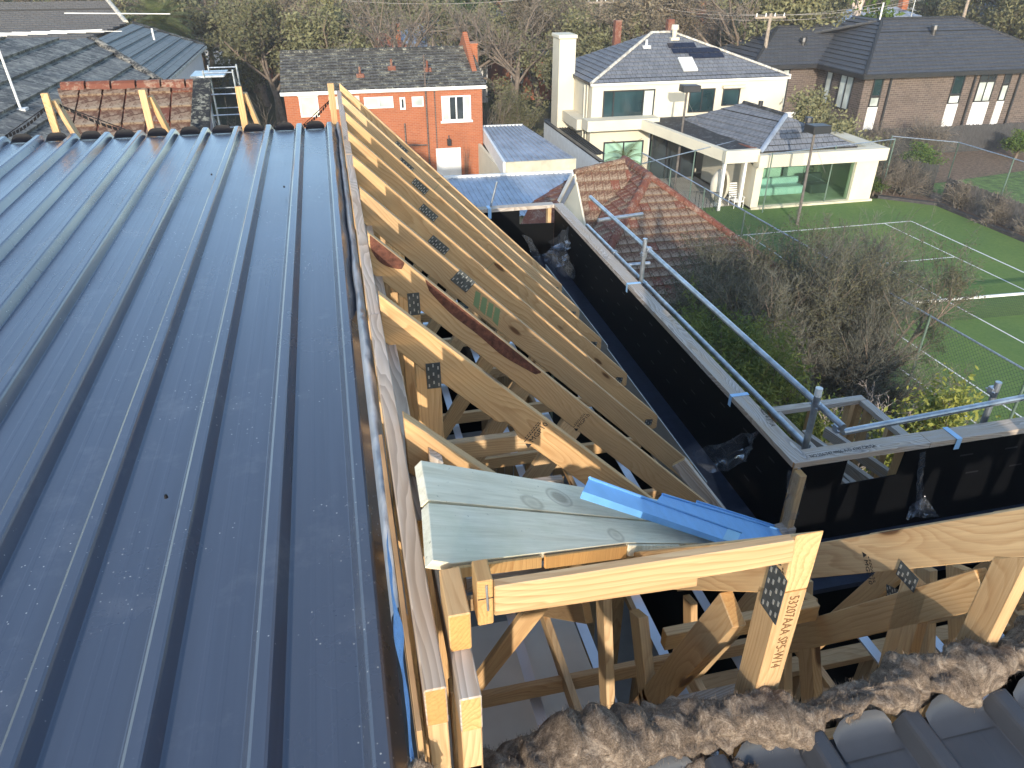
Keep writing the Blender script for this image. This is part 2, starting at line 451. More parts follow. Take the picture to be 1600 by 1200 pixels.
def glass(name, col, rough=0.06):
    m, nt, b = mat(name); c = coords(nt, 'Object', rand=True)
    setb(nt, b, ramp(nt, noise_(nt, c, 0.7, 2), [(0.35, tuple(x*0.6 for x in col)), (0.65, tuple(x*1.3 for x in col))]), rough, 0, 0.8)
    return m
M['glass'] = glass('dark window glass', (0.03, 0.038, 0.042))
M['glass_teal'] = glass('teal window glass', (0.018, 0.040, 0.046))
M['glass_green'] = glass('green curtain glass', (0.30, 0.48, 0.36), 0.2)
M['glass_pale'] = glass('pale blind glass', (0.48, 0.52, 0.48), 0.25)

def clearglass(name, col):
    m, nt, b = mat(name); out = nt.nodes['Material Output']
    tr = nt.nodes.new('ShaderNodeBsdfTransparent'); tr.inputs[0].default_value = col + (1,)
    gl = nt.nodes.new('ShaderNodeBsdfGlossy'); gl.inputs['Roughness'].default_value = 0.02
    fr = nt.nodes.new('ShaderNodeFresnel'); fr.inputs[0].default_value = 1.5
    ms = nt.nodes.new('ShaderNodeMixShader'); nt.links.new(fr.outputs[0], ms.inputs[0]); nt.links.new(tr.outputs[0], ms.inputs[1]); nt.links.new(gl.outputs[0], ms.inputs[2])
    nt.links.new(ms.outputs[0], out.inputs[0]); return m
M['tintglass'] = clearglass('green tinted glass', (0.76, 0.90, 0.83))

def corrug(name, col, metal=0.4, rough=0.4):
    m, nt, b = mat(name); c = coords(nt)
    n = noise_(nt, c, 1.1, 6, 0.65)
    setb(nt, b, ramp(nt, n, [(0.3, tuple(x*0.62 for x in col)), (0.7, tuple(x*1.2 for x in col))]), rough, metal, 0.5)
    return m
M['corrug'] = corrug('corrugated steel', (0.33, 0.37, 0.43))
M['corrug_old'] = corrug('aged corrugated steel', (0.30, 0.33, 0.38), 0.3, 0.5)

def turf():
    m, nt, b = mat('synthetic court turf'); c = coords(nt)
    big = noise_(nt, c, 0.22, 3); fine = noise_(nt, c, 7, 5, 0.7)
    col = ramp(nt, big, [(0.3, (0.085, 0.145, 0.048)), (0.55, (0.120, 0.180, 0.050)), (0.75, (0.155, 0.205, 0.056))])
    col = mix(nt, 0.3, col, ramp(nt, fine, [(0.3, (0.06, 0.12, 0.035)), (0.7, (0.18, 0.25, 0.07))]))
    setb(nt, b, col, 0.95, 0, 0.1); bump(nt, b, noise_(nt, c, 90, 2), 0.4, 0.01); return m
M['turf'] = turf()
def lawn():
    m, nt, b = mat('suburban ground'); c = coords(nt)
    n = noise_(nt, c, 0.10, 6, 0.6); f = noise_(nt, c, 3, 5, 0.7)
    col = ramp(nt, n, [(0.35, (0.045, 0.05, 0.025)), (0.5, (0.075, 0.065, 0.045)), (0.65, (0.055, 0.085, 0.025))])
    col = mix(nt, 0.4, col, ramp(nt, f, [(0.3, (0.03, 0.028, 0.018)), (0.7, (0.11, 0.10, 0.06))]))
    setb(nt, b, col, 1.0, 0, 0.05); bump(nt, b, f, 0.6, 0.05); return m
M['ground'] = lawn()
M['grass'] = plain('grass verge', (0.085, 0.14, 0.03), 0.95, var=0.5, scale=2.5)
M['soil'] = plain('leaf litter', (0.15, 0.095, 0.06), 0.95, var=0.55, scale=6, bmp=0.6, bscale=20)
M['paving'] = plain('stone paving', (0.36, 0.33, 0.28), 0.85, var=0.15, scale=1.2)
M['asphalt'] = plain('asphalt', (0.05, 0.05, 0.05), 0.9, var=0.2)
M['fence_wood'] = plain('weathered paling', (0.12, 0.105, 0.092), 0.9, var=0.4, scale=4)
M['fence_dark'] = plain('dark paling', (0.045, 0.043, 0.042), 0.9, var=0.3, scale=4)
M['greenpost'] = plain('green coated post', (0.10, 0.15, 0.12), 0.5, 0.2)
M['wire'] = plain('green chain wire', (0.045, 0.075, 0.055), 0.6, 0.2)
M['net'] = plain('net cord', (0.02, 0.022, 0.02), 0.8)
M['pole_wood'] = plain('timber power pole', (0.27, 0.22, 0.17), 0.9, var=0.3, scale=6)
M['cable'] = plain('power cable', (0.22, 0.20, 0.18), 0.7)

def leaf(name, a, b_, trans=0.25):
    m, nt, b = mat(name); out = nt.nodes['Material Output']; c = coords(nt, 'Object', rand=True)
    oi = nt.nodes.new('ShaderNodeObjectInfo')
    n = noise_(nt, c, 0.9, 3)
    f = noise_(nt, c, 9, 3, 0.7)
    col = ramp(nt, math_(nt, 'ADD', math_(nt, 'MULTIPLY', n, 0.5), math_(nt, 'MULTIPLY', f, 0.5)), [(0.36, a), (0.64, b_)])
    hs = nt.nodes.new('ShaderNodeHueSaturation'); nt.links.new(col, hs.inputs['Color'])
    nt.links.new(math_(nt, 'MULTIPLY_ADD', oi.outputs['Random'], 0.5), hs.inputs['Value'])
    hs.inputs['Value'].default_value = 1.0
    mm = hs.inputs['Value'].links[0].from_node; mm.inputs[2].default_value = 0.75
    setb(nt, b, hs.outputs[0], 0.7, 0, 0.2)
    tl = nt.nodes.new('ShaderNodeBsdfTranslucent'); nt.links.new(hs.outputs[0], tl.inputs[0])
    ms = nt.nodes.new('ShaderNodeMixShader'); ms.inputs[0].default_value = trans
    nt.links.new(b.outputs[0], ms.inputs[1]); nt.links.new(tl.outputs[0], ms.inputs[2]); nt.links.new(ms.outputs[0], out.inputs[0])
    return m
M['leaf_olive'] = leaf('olive leaf', (0.11, 0.11, 0.055), (0.22, 0.21, 0.105))
M['leaf_brown'] = leaf('brown winter leaf', (0.13, 0.105, 0.07), (0.23, 0.19, 0.125))
M['leaf_dark'] = leaf('dark evergreen leaf', (0.022, 0.042, 0.016), (0.06, 0.085, 0.03))
M['leaf_green'] = leaf('fresh green leaf', (0.045, 0.085, 0.016), (0.12, 0.17, 0.035))
M['leaf_feather'] = leaf('feathery green leaf', (0.055, 0.085, 0.020), (0.17, 0.19, 0.05))
M['leaf_wisp'] = leaf('sparse brown green leaf', (0.060, 0.058, 0.032), (0.125, 0.118, 0.066))
M['leaf_citrus'] = leaf('yellow green glossy leaf', (0.07, 0.10, 0.022), (0.30, 0.29, 0.065))
M['leaf_palm'] = leaf('palm frond', (0.06, 0.09, 0.025), (0.16, 0.17, 0.06))
M['trunk'] = plain('grey brown bark', (0.15, 0.115, 0.085), 0.95, var=0.35, scale=5, bmp=0.5, bscale=14)
M['trunk_pale'] = plain('pale gum bark', (0.46, 0.36, 0.28), 0.8, var=0.3, scale=2)
M['twig'] = plain('winter twig', (0.145, 0.122, 0.095), 0.95, var=0.45, scale=1.5)
M['twig_dark'] = plain('dark fine twig', (0.105, 0.102, 0.078), 0.95, var=0.5, scale=1.2)
M['twig_pale'] = plain('pale bare twig', (0.30, 0.25, 0.215), 0.9, var=0.3, scale=3)
M['wicker'] = plain('pale wicker', (0.55, 0.50, 0.40), 0.8)


# ================================================================ the setting
me = mesh([(-900, -300, GZ), (1500, -300, GZ), (1500, 2500, GZ), (-900, 2500, GZ)], [(0, 1, 2, 3)])
me.materials.append(M['ground']); tag(obj('ground', me), kind='structure')

# ================================================================ house under construction
def text_mesh(name, body, size, Mx, parent, m, sx=1.0, depth=0.0003):
    cu = bpy.data.curves.new('t', 'FONT'); cu.body = body; cu.size = size; cu.extrude = depth; cu.resolution_u = 2
    t = bpy.data.objects.new('t', cu); COL.objects.link(t)
    dg = bpy.context.evaluated_depsgraph_get()
    me = bpy.data.meshes.new_from_object(t.evaluated_get(dg))
    bpy.data.objects.remove(t, do_unlink=True); bpy.data.curves.remove(cu)
    for v in me.vertices: v.co.x *= sx
    me.materials.clear(); me.materials.append(m)
    return obj(name, me, parent, Mx)

def basis(p, u, v):
    u = V(u).normalized(); n = u.cross(V(v)).normalized(); v = n.cross(u)
    return Matrix(((u.x, v.x, n.x, p[0]), (u.y, v.y, n.y, p[1]), (u.z, v.z, n.z, p[2]), (0, 0, 0, 1)))

def nail_plate(parent, p, u, v, w, h, pale=False):
    Mx = basis(p, u, v)
    a = MB().box((0, 0, 0), (w, h, 0.0016)); me = mesh(a.v, a.f); fixn(me); me.materials.append(M['plate'])
    o = obj('nail_plate', me, parent, Mx)
    t = MB(); nx = max(2, int(w/0.014)); ny = max(2, int(h/0.026))
    for i in range(nx):
        for j in range(ny):
            x = (i+0.5)*w/nx; y = (j+0.5+(0.22 if i % 2 else -0.1))*h/ny
            if y+0.007 < h: t.box((x-0.0024, y-0.006, 0.0017), (x+0.0024, y+0.006, 0.0026))
    me = mesh(t.v, t.f); fixn(me); me.materials.append(M['platebright'])
    obj('plate_teeth', me, o, Mx)
    return o

def stamp(parent, p, u, v, size, body='MGP10'):
    """timber grade stamp: a word with a small triangle mark and a line of fine print"""
    o = text_mesh('grade_stamp', body, size, basis(p, u, v), parent, M['ink'])
    Mx = basis(p, u, v)
    t = MB()
    s = size
    t.prism([(-0.9*s, 0, 0), (-0.2*s, 0, 0), (-0.55*s, 0.75*s, 0)], (0, 0, 0.0003))
    for k in range(9): t.box((k*0.36*s-0.4*s, 0.92*s, 0), (k*0.36*s-0.4*s+0.24*s, 1.06*s, 0.0003))
    for k in range(7): t.box((k*0.4*s, 1.2*s, 0), (k*0.4*s+0.25*s, 1.3*s, 0.0003))
    me = mesh(t.v, t.f); fixn(me); me.materials.append(M['ink']); obj('stamp_mark', me, o, Mx)

# ---- steel roof sheets: three ribs to a sheet
PITCH, RIB = 0.233, 0.042
def rib_profile(x0, n, right_edge):
    """x,z pairs from left to right over n ribs; x0 is the left end"""
    pr = []
    for k in range(n):
        b = x0 + k*PITCH
        pr += [(b, 0), (b+0.049, 0.0), (b+0.052, 0.0003), (b+0.060, 0.0003), (b+0.063, 0), (b+0.092, 0.0), (b+0.095, 0.0003), (b+0.103, 0.0003), (b+0.106, 0), (b+PITCH-0.083, 0),
               (b+PITCH-0.080, 0.001), (b+PITCH-0.066, RIB-0.010), (b+PITCH-0.062, RIB-0.004), (b+PITCH-0.055, RIB), (b+PITCH-0.030, RIB),
               (b+PITCH-0.024, RIB-0.003), (b+PITCH-0.020, RIB-0.009), (b+PITCH-0.003, 0.001)]
    e = x0 + n*PITCH
    pr += [(e, 0)] if not right_edge else [(e+0.004, -0.012), (e+0.004, -0.035)]
    return pr

def steel_sheet(parent, x0, n, y0, y1, zf, right_edge=False, hi_end=1, mirror=False):
    pr = rib_profile(x0, n, right_edge)
    ys = np.linspace(y0, y1, 40)
    vs = []; fs = []; m = len(pr)
    for y in ys:
        for x, z in pr:
            w = 0.0
            if z < 0.004: w = 0.0012*noise.noise((x*4, y*1.1, 3.3))
            vs.append((x, y, zf(y)+z+w))
    for i in range(len(ys)-1):
        for j in range(m-1): fs.append((i*m+j, i*m+j+1, (i+1)*m+j+1, (i+1)*m+j))
    me = mesh(vs, fs, smooth=False)
    me.materials.append(M['steel'])
    so = obj('roof_sheet', me, parent)
    yh = y1 if hi_end > 0 else y0
    for k in range(n):                                   # pans turned up at the high end
        a = x0 + k*PITCH + 0.0035; b = x0 + (k+1)*PITCH - 0.084
        prof = [(-0.055, 0.002), (-0.02, 0.006), (0.0, 0.016), (0.012, 0.032), (0.016, 0.05)]
        vv = []; ff = []; nx = 9
        for dy, dz in prof:
            for q in range(nx):
                t = q/(nx-1); s = 1-(2*t-1)**4
                vv.append((a+(b-a)*t, yh+hi_end*(dy+0.014*(s-1)*(dz > 0.01)*1.2), zf(yh)+0.001+dz*(0.35+0.65*s)))
        for i in range(len(prof)-1):
            for q in range(nx-1): ff.append((i*nx+q, i*nx+q+1, (i+1)*nx+q+1, (i+1)*nx+q))
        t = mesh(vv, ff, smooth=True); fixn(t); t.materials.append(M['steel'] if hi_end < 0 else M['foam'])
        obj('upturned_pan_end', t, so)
    return so

roof = thing('metal_roof', 'large blue-grey ribbed steel roof filling the left half', 'roof', (-2, 2, -1.4))
zf_main = lambda y: -1.395 + 0.027*y
for k in range(6):
    steel_sheet(roof, -0.012-(k+1)*3*PITCH, 3, -1.6, 6.2, zf_main, right_edge=(k == 0))
scr = MB()
for (x, y) in [(-0.82, 4.9), (-0.37, 4.55), (-0.60, 1.75)]:
    scr.tube((x+0.02, y, zf_main(y)+RIB-0.004), (x+0.02, y, zf_main(y)+RIB+0.006), 0.006, 0.004, 6)
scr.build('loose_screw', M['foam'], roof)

roof2 = thing('metal_roof', 'corner of dark ribbed steel roof below the brown insulation', 'roof', (1.2, 0.2, -1.5))
zf_2 = lambda y: -1.49 + 0.05*(y-0.78)
for k in range(4):
    steel_sheet(roof2, 0.43-0.233+k*3*PITCH, 3, -1.6, 0.79, lambda y: -1.49+0.03*(y-0.79), hi_end=1)
for o in roof2.children:
    for c in [o]+list(o.children): c.data.materials.clear(); c.data.materials.append(M['steel_dark'])

# ---- upstand studs at the far end of the steel roof
for i, (x, lab) in enumerate([(-2.09, 'pine stud end standing above roof edge, leftmost of four'), (-1.415, 'pine stud end standing above roof edge, second from the left'),
                              (-0.715, 'pine stud end standing above roof edge, third from the left'), (-0.012, 'pine stud end above roof edge beside the first truss')]):
    t = thing('stud', lab, 'stud', (x, 6.45, -1.6), 'studs along the far roof edge')
    beam('post', (x, 6.40, -1.9), (x, 6.40, -0.93), (1, 0, 0), 0.05, 0.035, M['pine'], t)
    if i < 3: lumber('brace', [(x+0.012, 6.43, -0.99), (x+0.012, 6.52, -0.99), (x+0.15, 6.62, -1.6), (x+0.15, 6.53, -1.6)], (0.035, 0, 0), (0.14, 0.1, -0.6), M['pine'], t)
# punched steel bracing straps
for nm, a, b, lab in [('bracing_strap', (-2.1, 6.46, -1.02), (-2.6, 6.7, -1.30), 'dark punched steel strap sagging from the leftmost stud'),
                      ('bracing_strap', (-2.05, 6.47, -1.02), (-1.55, 6.6, -1.30), 'dark punched steel strap between first and second studs'),
                      ('bracing_strap', (-0.02, 6.47, -1.06), (-0.32, 6.7, -1.33), 'dark punched steel strap beside the red brick house window')]:
    mb = MB(); n = 14
    for k in range(n):
        p = V(a).lerp(V(b), k/n); q = V(a).lerp(V(b), (k+1)/n)
        p.z -= 0.03*math.sin(math.pi*k/n); q.z -= 0.03*math.sin(math.pi*(k+1)/n)
        q = p.lerp(q, 0.75)
        mb.prism([p+V(0, 0, -0.012), q+V(0, 0, -0.012), q+V(0, 0, 0.012), p+V(0, 0, 0.012)], (0, 0.003, 0))
    mb.tube(a, b, 0.004, 0.004, 4)
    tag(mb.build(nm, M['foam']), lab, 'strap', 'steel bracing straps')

# ---- framed upstand along the steel roof's right edge
up = thing('upstand_frame', 'double pine plate frame running along the steel roof edge', 'frame', (0.07, 3, -2.2))
W = M['pine_tan']
def yplate(name, x0, x1, y0, y1, zt, h, m=W, parent=up):
    return lumber(name, [(x0, y0, zt-h), (x0, y0, zt), (x0, y1, zt), (x0, y1, zt-h)], (x1-x0, 0, 0), (0, 1, 0), m, parent)
yplate('plate', 0.030, 0.066, 0.745, 2.15, -1.0, 0.09)
yplate('plate', 0.030, 0.066, 2.153, 4.3, -1.003, 0.09)
yplate('plate', 0.030, 0.066, 4.303, 6.5, -1.001, 0.09)
yplate('plate', 0.0715, 0.108, 1.30, 3.6, -1.135, 0.09)
yplate('plate', 0.0715, 0.108, 3.603, 6.5, -1.133, 0.09)
yplate('plate', 0.0850, 0.1215, 0.742, 1.28, -1.035, 0.085, M['pine_grey'])
yplate('block', 0.0850, 0.1225, 0.835, 0.945, -0.945, 0.088, M['pine'])
for y in [0.747] + [0.9+0.6*k for k in range(10)]:
    y = max(y, 0.747)
    lumber('stud', [(0.031, y, -3.3), (0.031, y, -1.092), (0.031, y+0.035, -1.092), (0.031, y+0.035, -3.3)], (0.034, 0, 0), (0, 0, 1), M['pine'], up)
    lumber('stud', [(0.086, y-0.001, -3.3), (0.086, y-0.001, -1.226), (0.086, y+0.034, -1.226), (0.086, y+0.034, -3.3)], (0.034, 0, 0), (0, 0, 1), M['pine'], up)
lumber('stud', [(0.086, 0.746, -1.6), (0.086, 0.746, -1.122), (0.086, 0.83, -1.122), (0.086, 0.83, -1.6)], (0.035, 0, 0), (0, 0, 1), M['pine'], up)
ply = thing('plywood_strip', 'thin brown plywood strip standing between blue foil and pine frame', 'plywood', (0.02, 1, -1.2))
lumber('sheet', [(0.012, 0.72, -1.35), (0.012, 0.72, -1.06), (0.012, 1.5, -1.02), (0.012, 1.5, -1.35)], (0.009, 0, 0), (0, 1, 0), M['plywood'], ply, 0.001)
sf = MB()
n = 40; vs = []; fs = []
for i in range(n):
    y = 0.70 + 0.55*i/(n-1)
    for j in range(5):
        z = -1.20 + 0.115*j/4 - 0.05*max(0, (0.8-y))/0.1
        vs.append((-0.002+0.010*noise.noise((y*9, z*12, 1.0))+0.008*j/4, y, z))
for i in range(n-1):
    for j in range(4): fs.append((i*5+j, (i+1)*5+j, (i+1)*5+j+1, i*5+j+1))
me = mesh(vs, fs, smooth=True); me.materials.append(M['sark_blue'])
tag(obj('foil_sarking', me), 'bright blue foil strip between steel roof and plywood edge', 'foil')
# puffed silver sarking along the gap
vs = []; fs = []; n = 220; k = 9
for i in range(n):
    y = 1.15 + 5.2*i/(n-1)
    for j in range(k):
        a = math.pi*j/(k-1)
        r = 0.018 + 0.014*noise.noise((y*3.1, 2, 0)) + 0.005*noise.noise((y*17, j*0.6, 0))
        vs.append((0.010 - math.cos(a)*0.019, y, -1.262 - (0.14 if y > 2.7 else 0.0)*min(1, (y-2.7)*3 if y > 2.7 else 0) + zf_main(y)+1.36 + math.sin(a)*r*2.6 + 0.06*noise.noise((y*2.0, 5, 1))))
for i in range(n-1):
    for j in range(k-1): fs.append((i*k+j, i*k+j+1, (i+1)*k+j+1, (i+1)*k+j))
me = mesh(vs, fs, smooth=True); me.materials.append(M['sarking'])
tag(obj('puffed_sarking', me), 'crumpled silver sarking bulging in the gap beside steel roof', 'sarking')

# ---- roof trusses of the right-hand slope (45 degrees)
TH = 0.036
XL, ZT, XH = 0.068, -0.95, 2.0
def zA(x): return ZT - (x - XL)
A_Y = [2.185, 2.79, 3.43, 4.02, 4.63, 5.25, 5.87, 6.45]
A_LAB = ['pine roof truss nearest the valley boards, with a bitten lower edge', 'pine roof truss with a long strip of dark red bark on its top edge',
         'third pine roof truss from the valley, green sprayed mark on its face', 'fourth pine roof truss from the valley boards', 'fifth pine roof truss from the valley boards',
         'sixth pine roof truss from the valley boards', 'seventh pine roof truss, second from the far end', 'last pine roof truss at the far end beside the studs']
rnd = random.Random(4)
for i, y in enumerate(A_Y):
    t = thing('roof_truss', A_LAB[i], 'truss', (0.2, y, -3.1), 'pine trusses of the sloping side')
    xh = XH if i > 1 else (1.36, 1.95)[i]
    vd = 0.168
    dx = rnd.uniform(-0.012, 0.012) if i > 2 else 0
    if i == 0:   # wane bite out of the lower edge
        low = [(xh, y, zA(xh)-vd), (0.53, y, zA(0.53)-vd), (0.505, y, zA(0.505)-vd+0.026), (0.482, y, zA(0.482)-vd+0.030), (0.455, y, zA(0.455)-vd+0.004), (0.44, y, zA(0.44)-vd), (XL, y, zA(XL)-vd)]
    else:
        low = [(xh, y, zA(xh)-vd), (XL+dx, y, zA(XL+dx)-vd)]
    if xh == XH: low = [(xh, y, zA(xh)-0.10), (xh-0.05, y, zA(xh-0.05)-vd)] + low[1:]
    lumber('top_chord', [(XL+dx, y, zA(XL+dx)), (xh, y, zA(xh))] + low, (0, TH, 0), (1, 0, -1), M['pine'], t)
    wx = 0.165
    lumber('web', [(wx, y+0.0005, -3.05), (wx, y+0.0005, zA(wx)-vd-0.002), (wx+0.085, y+0.0005, zA(wx+0.085)-vd-0.002), (wx+0.085, y+0.0005, -3.05)], (0, TH-0.001, 0), (0, 0, 1), M['pine'], t)
    lumber('bottom_chord', [(0.11, y+0.0007, -3.145), (0.11, y+0.0007, -3.055), (1.9, y+0.0007, -3.055), (1.9, y+0.0007, -3.145)], (0, TH-0.0014, 0), (1, 0, 0), M['pine'], t)
    lumber('web', [(0.255, y+0.001, -3.05), (0.34, y+0.001, -3.05), (0.99, y+0.001, zA(0.99)-vd-0.003), (0.90, y+0.001, zA(0.90)-vd-0.003)], (0, TH-0.002, 0), (0.6, 0, 1), M['pine'], t)
    nz = zA(wx+0.06)-vd
    if i < 2: nail_plate(t, (wx+0.036, y-0.0018, nz-0.045), (1, 0, 0), (0, 0, 1), 0.05, 0.10)
    if i >= 2: nail_plate(t, (0.43+0.02*(i % 3), y-0.0018, zA(0.43)-0.135), (1, 0, -1), (1, 0, 1), 0.11 if i == 2 else 0.13, 0.075 if i == 2 else 0.05)
    if xh == XH: nail_plate(t, (1.90, y-0.0018, zA(1.90)-0.16), (1, 0, -0.2), (0.2, 0, 1), 0.055, 0.05)
    if i == 0: stamp(t, (0.585, y-0.0008, zA(0.585)-0.145), (0.62, 0, 0.78), (-0.78, 0, 0.62), 0.032)
    if i == 1:
        stamp(t, (0.98, y-0.0008, zA(0.98)-0.145), (0.62, 0, 0.78), (-0.78, 0, 0.62), 0.028)
        # wane: bark left along the upper edge, ragged lower side
        def barkpoly(x0, x1, seed):
            n = 26; top = []; bot = []
            for k in range(n+1):
                x = x0 + (x1-x0)*k/n
                e = max(0.0, math.sin(math.pi*k/n))**0.5
                d = (0.016 + 0.045*e*(0.55+0.6*noise.noise((x*5, seed, 0)))) if e > 0 else 0.004
                top.append((x, y-0.0012, zA(x)-0.003)); bot.append((x-0.02*e, y-0.0012, zA(x)-0.006-max(0.004, d*1.25)))
            return top, bot
        for (x0, x1, sdd) in [(0.075, 0.20, 1.3), (0.28, 0.78, 5.1)]:
            tp, bt = barkpoly(x0, x1, sdd); n = len(tp)
            vs = tp + bt + [(p[0], p[1]+0.0035, p[2]) for p in bt]
            fs = [(k, k+1, n+k+1, n+k) for k in range(n-1)] + [(n+k, n+k+1, 2*n+k+1, 2*n+k) for k in range(n-1)]
            me = mesh(vs, fs); me.materials.append(M['bark']); obj('bark_strip', me, t)
    if i == 2:
        mb = MB(); r2 = random.Random(3)
        for k in range(4):
            a = 0.60 + 0.034*k
            mb.prism([(a, y-0.001, zA(a)-0.035-0.01*r2.random()), (a+0.026, y-0.001, zA(a+0.026)-0.03), (a+0.012, y-0.001, zA(a+0.012)-0.125-0.02*r2.random()), (a-0.016, y-0.001, zA(a)-0.115)], (0, 0.0005, 0))
        mb.build('green_mark', M['green_mark'], t)
    if i in (4, 5, 6):
        mb = MB(); a = 0.75 + 0.2*(i % 3)
        mb.prism([(a, y-0.001, zA(a)-0.01), (a+0.004, y-0.001, zA(a)-0.01), (a-0.09, y-0.001, zA(a)-0.10), (a-0.094, y-0.001, zA(a)-0.10)], (0, 0.0005, 0)); mb.build('pencil_mark', M['green_mark'], t)
# black lettering on the far truss
text_mesh('lettering', '4215', 0.05, basis((0.27, 6.45-0.0008, zA(0.27)-0.10), (0.70, 0, -0.71), (0.71, 0, 0.7)), None, M['ink'], 0.8)
lt = bpy.data.objects['lettering']; pm = [o for o in bpy.data.objects if o.get('label') == A_LAB[7]][0]
lt.matrix_local = Matrix.Translation(-pm.location) @ lt.matrix_local; lt.parent = pm

# short jack rafter by the boards, with its cleat
t = thing('jack_rafter', 'short pine jack rafter with a pale top just above the boards', 'rafter', (0.1, 1.46, -1.3))
lumber('rafter', [(0.074, 1.46, -0.955), (0.42, 1.46, -1.30), (0.42, 1.46, -1.42), (0.30, 1.46, -1.345), (0.074, 1.46, -1.118)], (0, 0.036, 0), (1, 0, -1), M['pine'], t)
lumber('cleat', [(0.125, 1.425, -1.22), (0.125, 1.425, -1.045), (0.158, 1.425, -1.075), (0.158, 1.425, -1.22)], (0, 0.034, 0), (0, 0, 1), M['pine_grey'], t)

# ---- valley boards and blue valley flashings, lying in the plane of the right-hand slope
nA = V(1, 0, 1).normalized()
def pA(x, y, h=0.0): return V(x, y, zA(x)) + nA*h
vb = thing('valley_board', 'upper pale grey-green treated board laid along the valley', 'board', (0.6, 1.6, -1.5))
lumber('plank', [pA(0.074, 1.262, 0.004), pA(1.50, 2.50, 0.004), pA(1.50, 2.352, 0.004), pA(0.071, 1.125, 0.004)], nA*0.022, (1.2, 1.0, -1.2), M['treated'], vb, 0.001)
vb2 = thing('valley_board', 'lower pale treated board with round knots, orange sawn end', 'board', (0.6, 1.4, -1.5))
lumber('plank', [pA(0.071, 1.117, 0.004), pA(1.50, 2.344, 0.004), pA(1.50, 2.23, 0.004), pA(0.70, 1.545, 0.004), pA(0.095, 0.968, 0.004), pA(0.058, 0.945, 0.004)], nA*0.022, (1.2, 1.0, -1.2), M['treated'], vb2, 0.001)
# sawn ends of short offcuts under the boards
def sawn(label, a, b_, th, m):
    t = thing('board_offcut', label, 'offcut', pA(*a), None)
    out = V(0.69, -0.72, -0.69).normalized()*0.004
    pa, pb = pA(*a, 0.024)+out, pA(*b_, 0.024)+out
    lumber('offcut', [pa, pb, pb+V(0, 0, -th), pa+V(0, 0, -th*0.75)], out*1.6, (0, 0, 1), M[m], t, 0.0008)
sawn('orange sawn board end on the left under the pale boards', (0.090, 0.962), (0.318, 1.180), 0.034, 'endgrain')
sawn('orange sawn board end with curved rings, right of first', (0.330, 1.190), (0.69, 1.534), 0.05, 'endgrain')
sawn('pale weathered board end right of the orange sawn ends', (0.70, 1.545), (1.04, 1.836), 0.06, 'treated')
def flashing(label, pts, n):
    """folded steel flashing: flat wing with a turned-down lip along its near edge and a rolled far edge"""
    P_ = [V(p) for p in pts]; n = V(n); t = thing('valley_flashing', label, 'flashing', P_[0], 'blue valley flashings')
    MB().prism(P_, n*0.0016).build('wing', M['blue_flash'], t)
    a, b_ = P_[-1], P_[-2]; d = (b_-a).normalized(); o2 = d.cross(n).normalized()
    if o2.y > 0: o2 = -o2
    MB().prism([a+n*0.0003, b_+n*0.0003, b_+o2*0.012-n*0.016, a+o2*0.012-n*0.016], n*0.0014).build('lip', M['blue_flash'], t)
    MB().tube(P_[0]+n*0.004, P_[1]+n*0.004, 0.005, 0.005, 8).build('rolled_edge', M['blue_flash'], t)
    return t
fl_ = flashing('longest blue folded flashing lying across the pale valley boards', [(0.602, 1.605, -1.342), (1.625, 2.272, -2.359), (1.482, 2.091, -2.232), (0.548, 1.503, -1.299)], (0.737, -0.113, 0.666))
MB().prism([(1.494, 2.185, -2.226), (1.627, 2.272, -2.358), (1.484, 2.091, -2.230), (1.362, 2.014, -2.109)], V(0.737, -0.113, 0.666)*0.001).build('pale_end', M['blue_light'], fl_)
fl_ = flashing('middle blue flashing strip tucked behind the longest one', [(1.070, 2.034, -1.834), (2.698, 3.230, -3.435), (2.489, 3.006, -3.241), (1.576, 2.221, -2.362), (0.956, 1.875, -1.735)], (0.737, -0.111, 0.667))
fl_ = flashing('farthest blue flashing strip beside the white-edged strut', [(1.391, 2.310, -2.156), (2.870, 3.407, -3.615), (2.676, 3.202, -3.434), (1.289, 2.171, -2.066)], (0.737, -0.106, 0.668))
# pale strut leaning between trusses
t = thing('strut', 'short white-edged pine strut leaning beside the grey fascia', 'strut', (1.9, 3.2, -3))
beam('bar', (1.72, 3.12, -2.58), (2.02, 2.90, -2.98), (0.3, 0.6, 0), 0.035, 0.09, M['pine_grey'], t)
# ---- ledger along the near edge
t = thing('ledger_beam', 'pine ledger with straight grain running from corner to tall post', 'beam', (0.45, 0.86, -1))
lumber('beam', [(0.168, 0.86, -0.985), (0.168, 0.86, -0.922), (0.735, 0.862, -0.938), (0.742, 0.862, -0.995)], (0, 0.020, 0.0), (1, 0, -0.03), M['pine'], t)
lumber('cleat', [(0.172, 0.884, -1.02), (0.172, 0.884, -0.96), (0.56, 0.885, -0.975), (0.565, 0.885, -1.04)], (0, 0.03, 0), (1, 0, -0.03), M['pine'], t)
t = thing('joist_end', 'short pine block end with a pencil line and a nail', 'block', (0.155, 0.86, -1))
yplate('block', 0.1375, 0.1650, 0.853, 0.905, -0.897, 0.105, M['endgrain'], t)
mb = MB().tube((0.153, 0.8515, -0.905), (0.155, 0.8515, -0.965), 0.0022, 0.0022, 6); mb.build('nail', M['galv'], t)
mb = MB().box((0.138, 0.8518, -0.938), (0.1648, 0.8524, -0.9362)); mb.build('pencil_line', M['ink'], t)

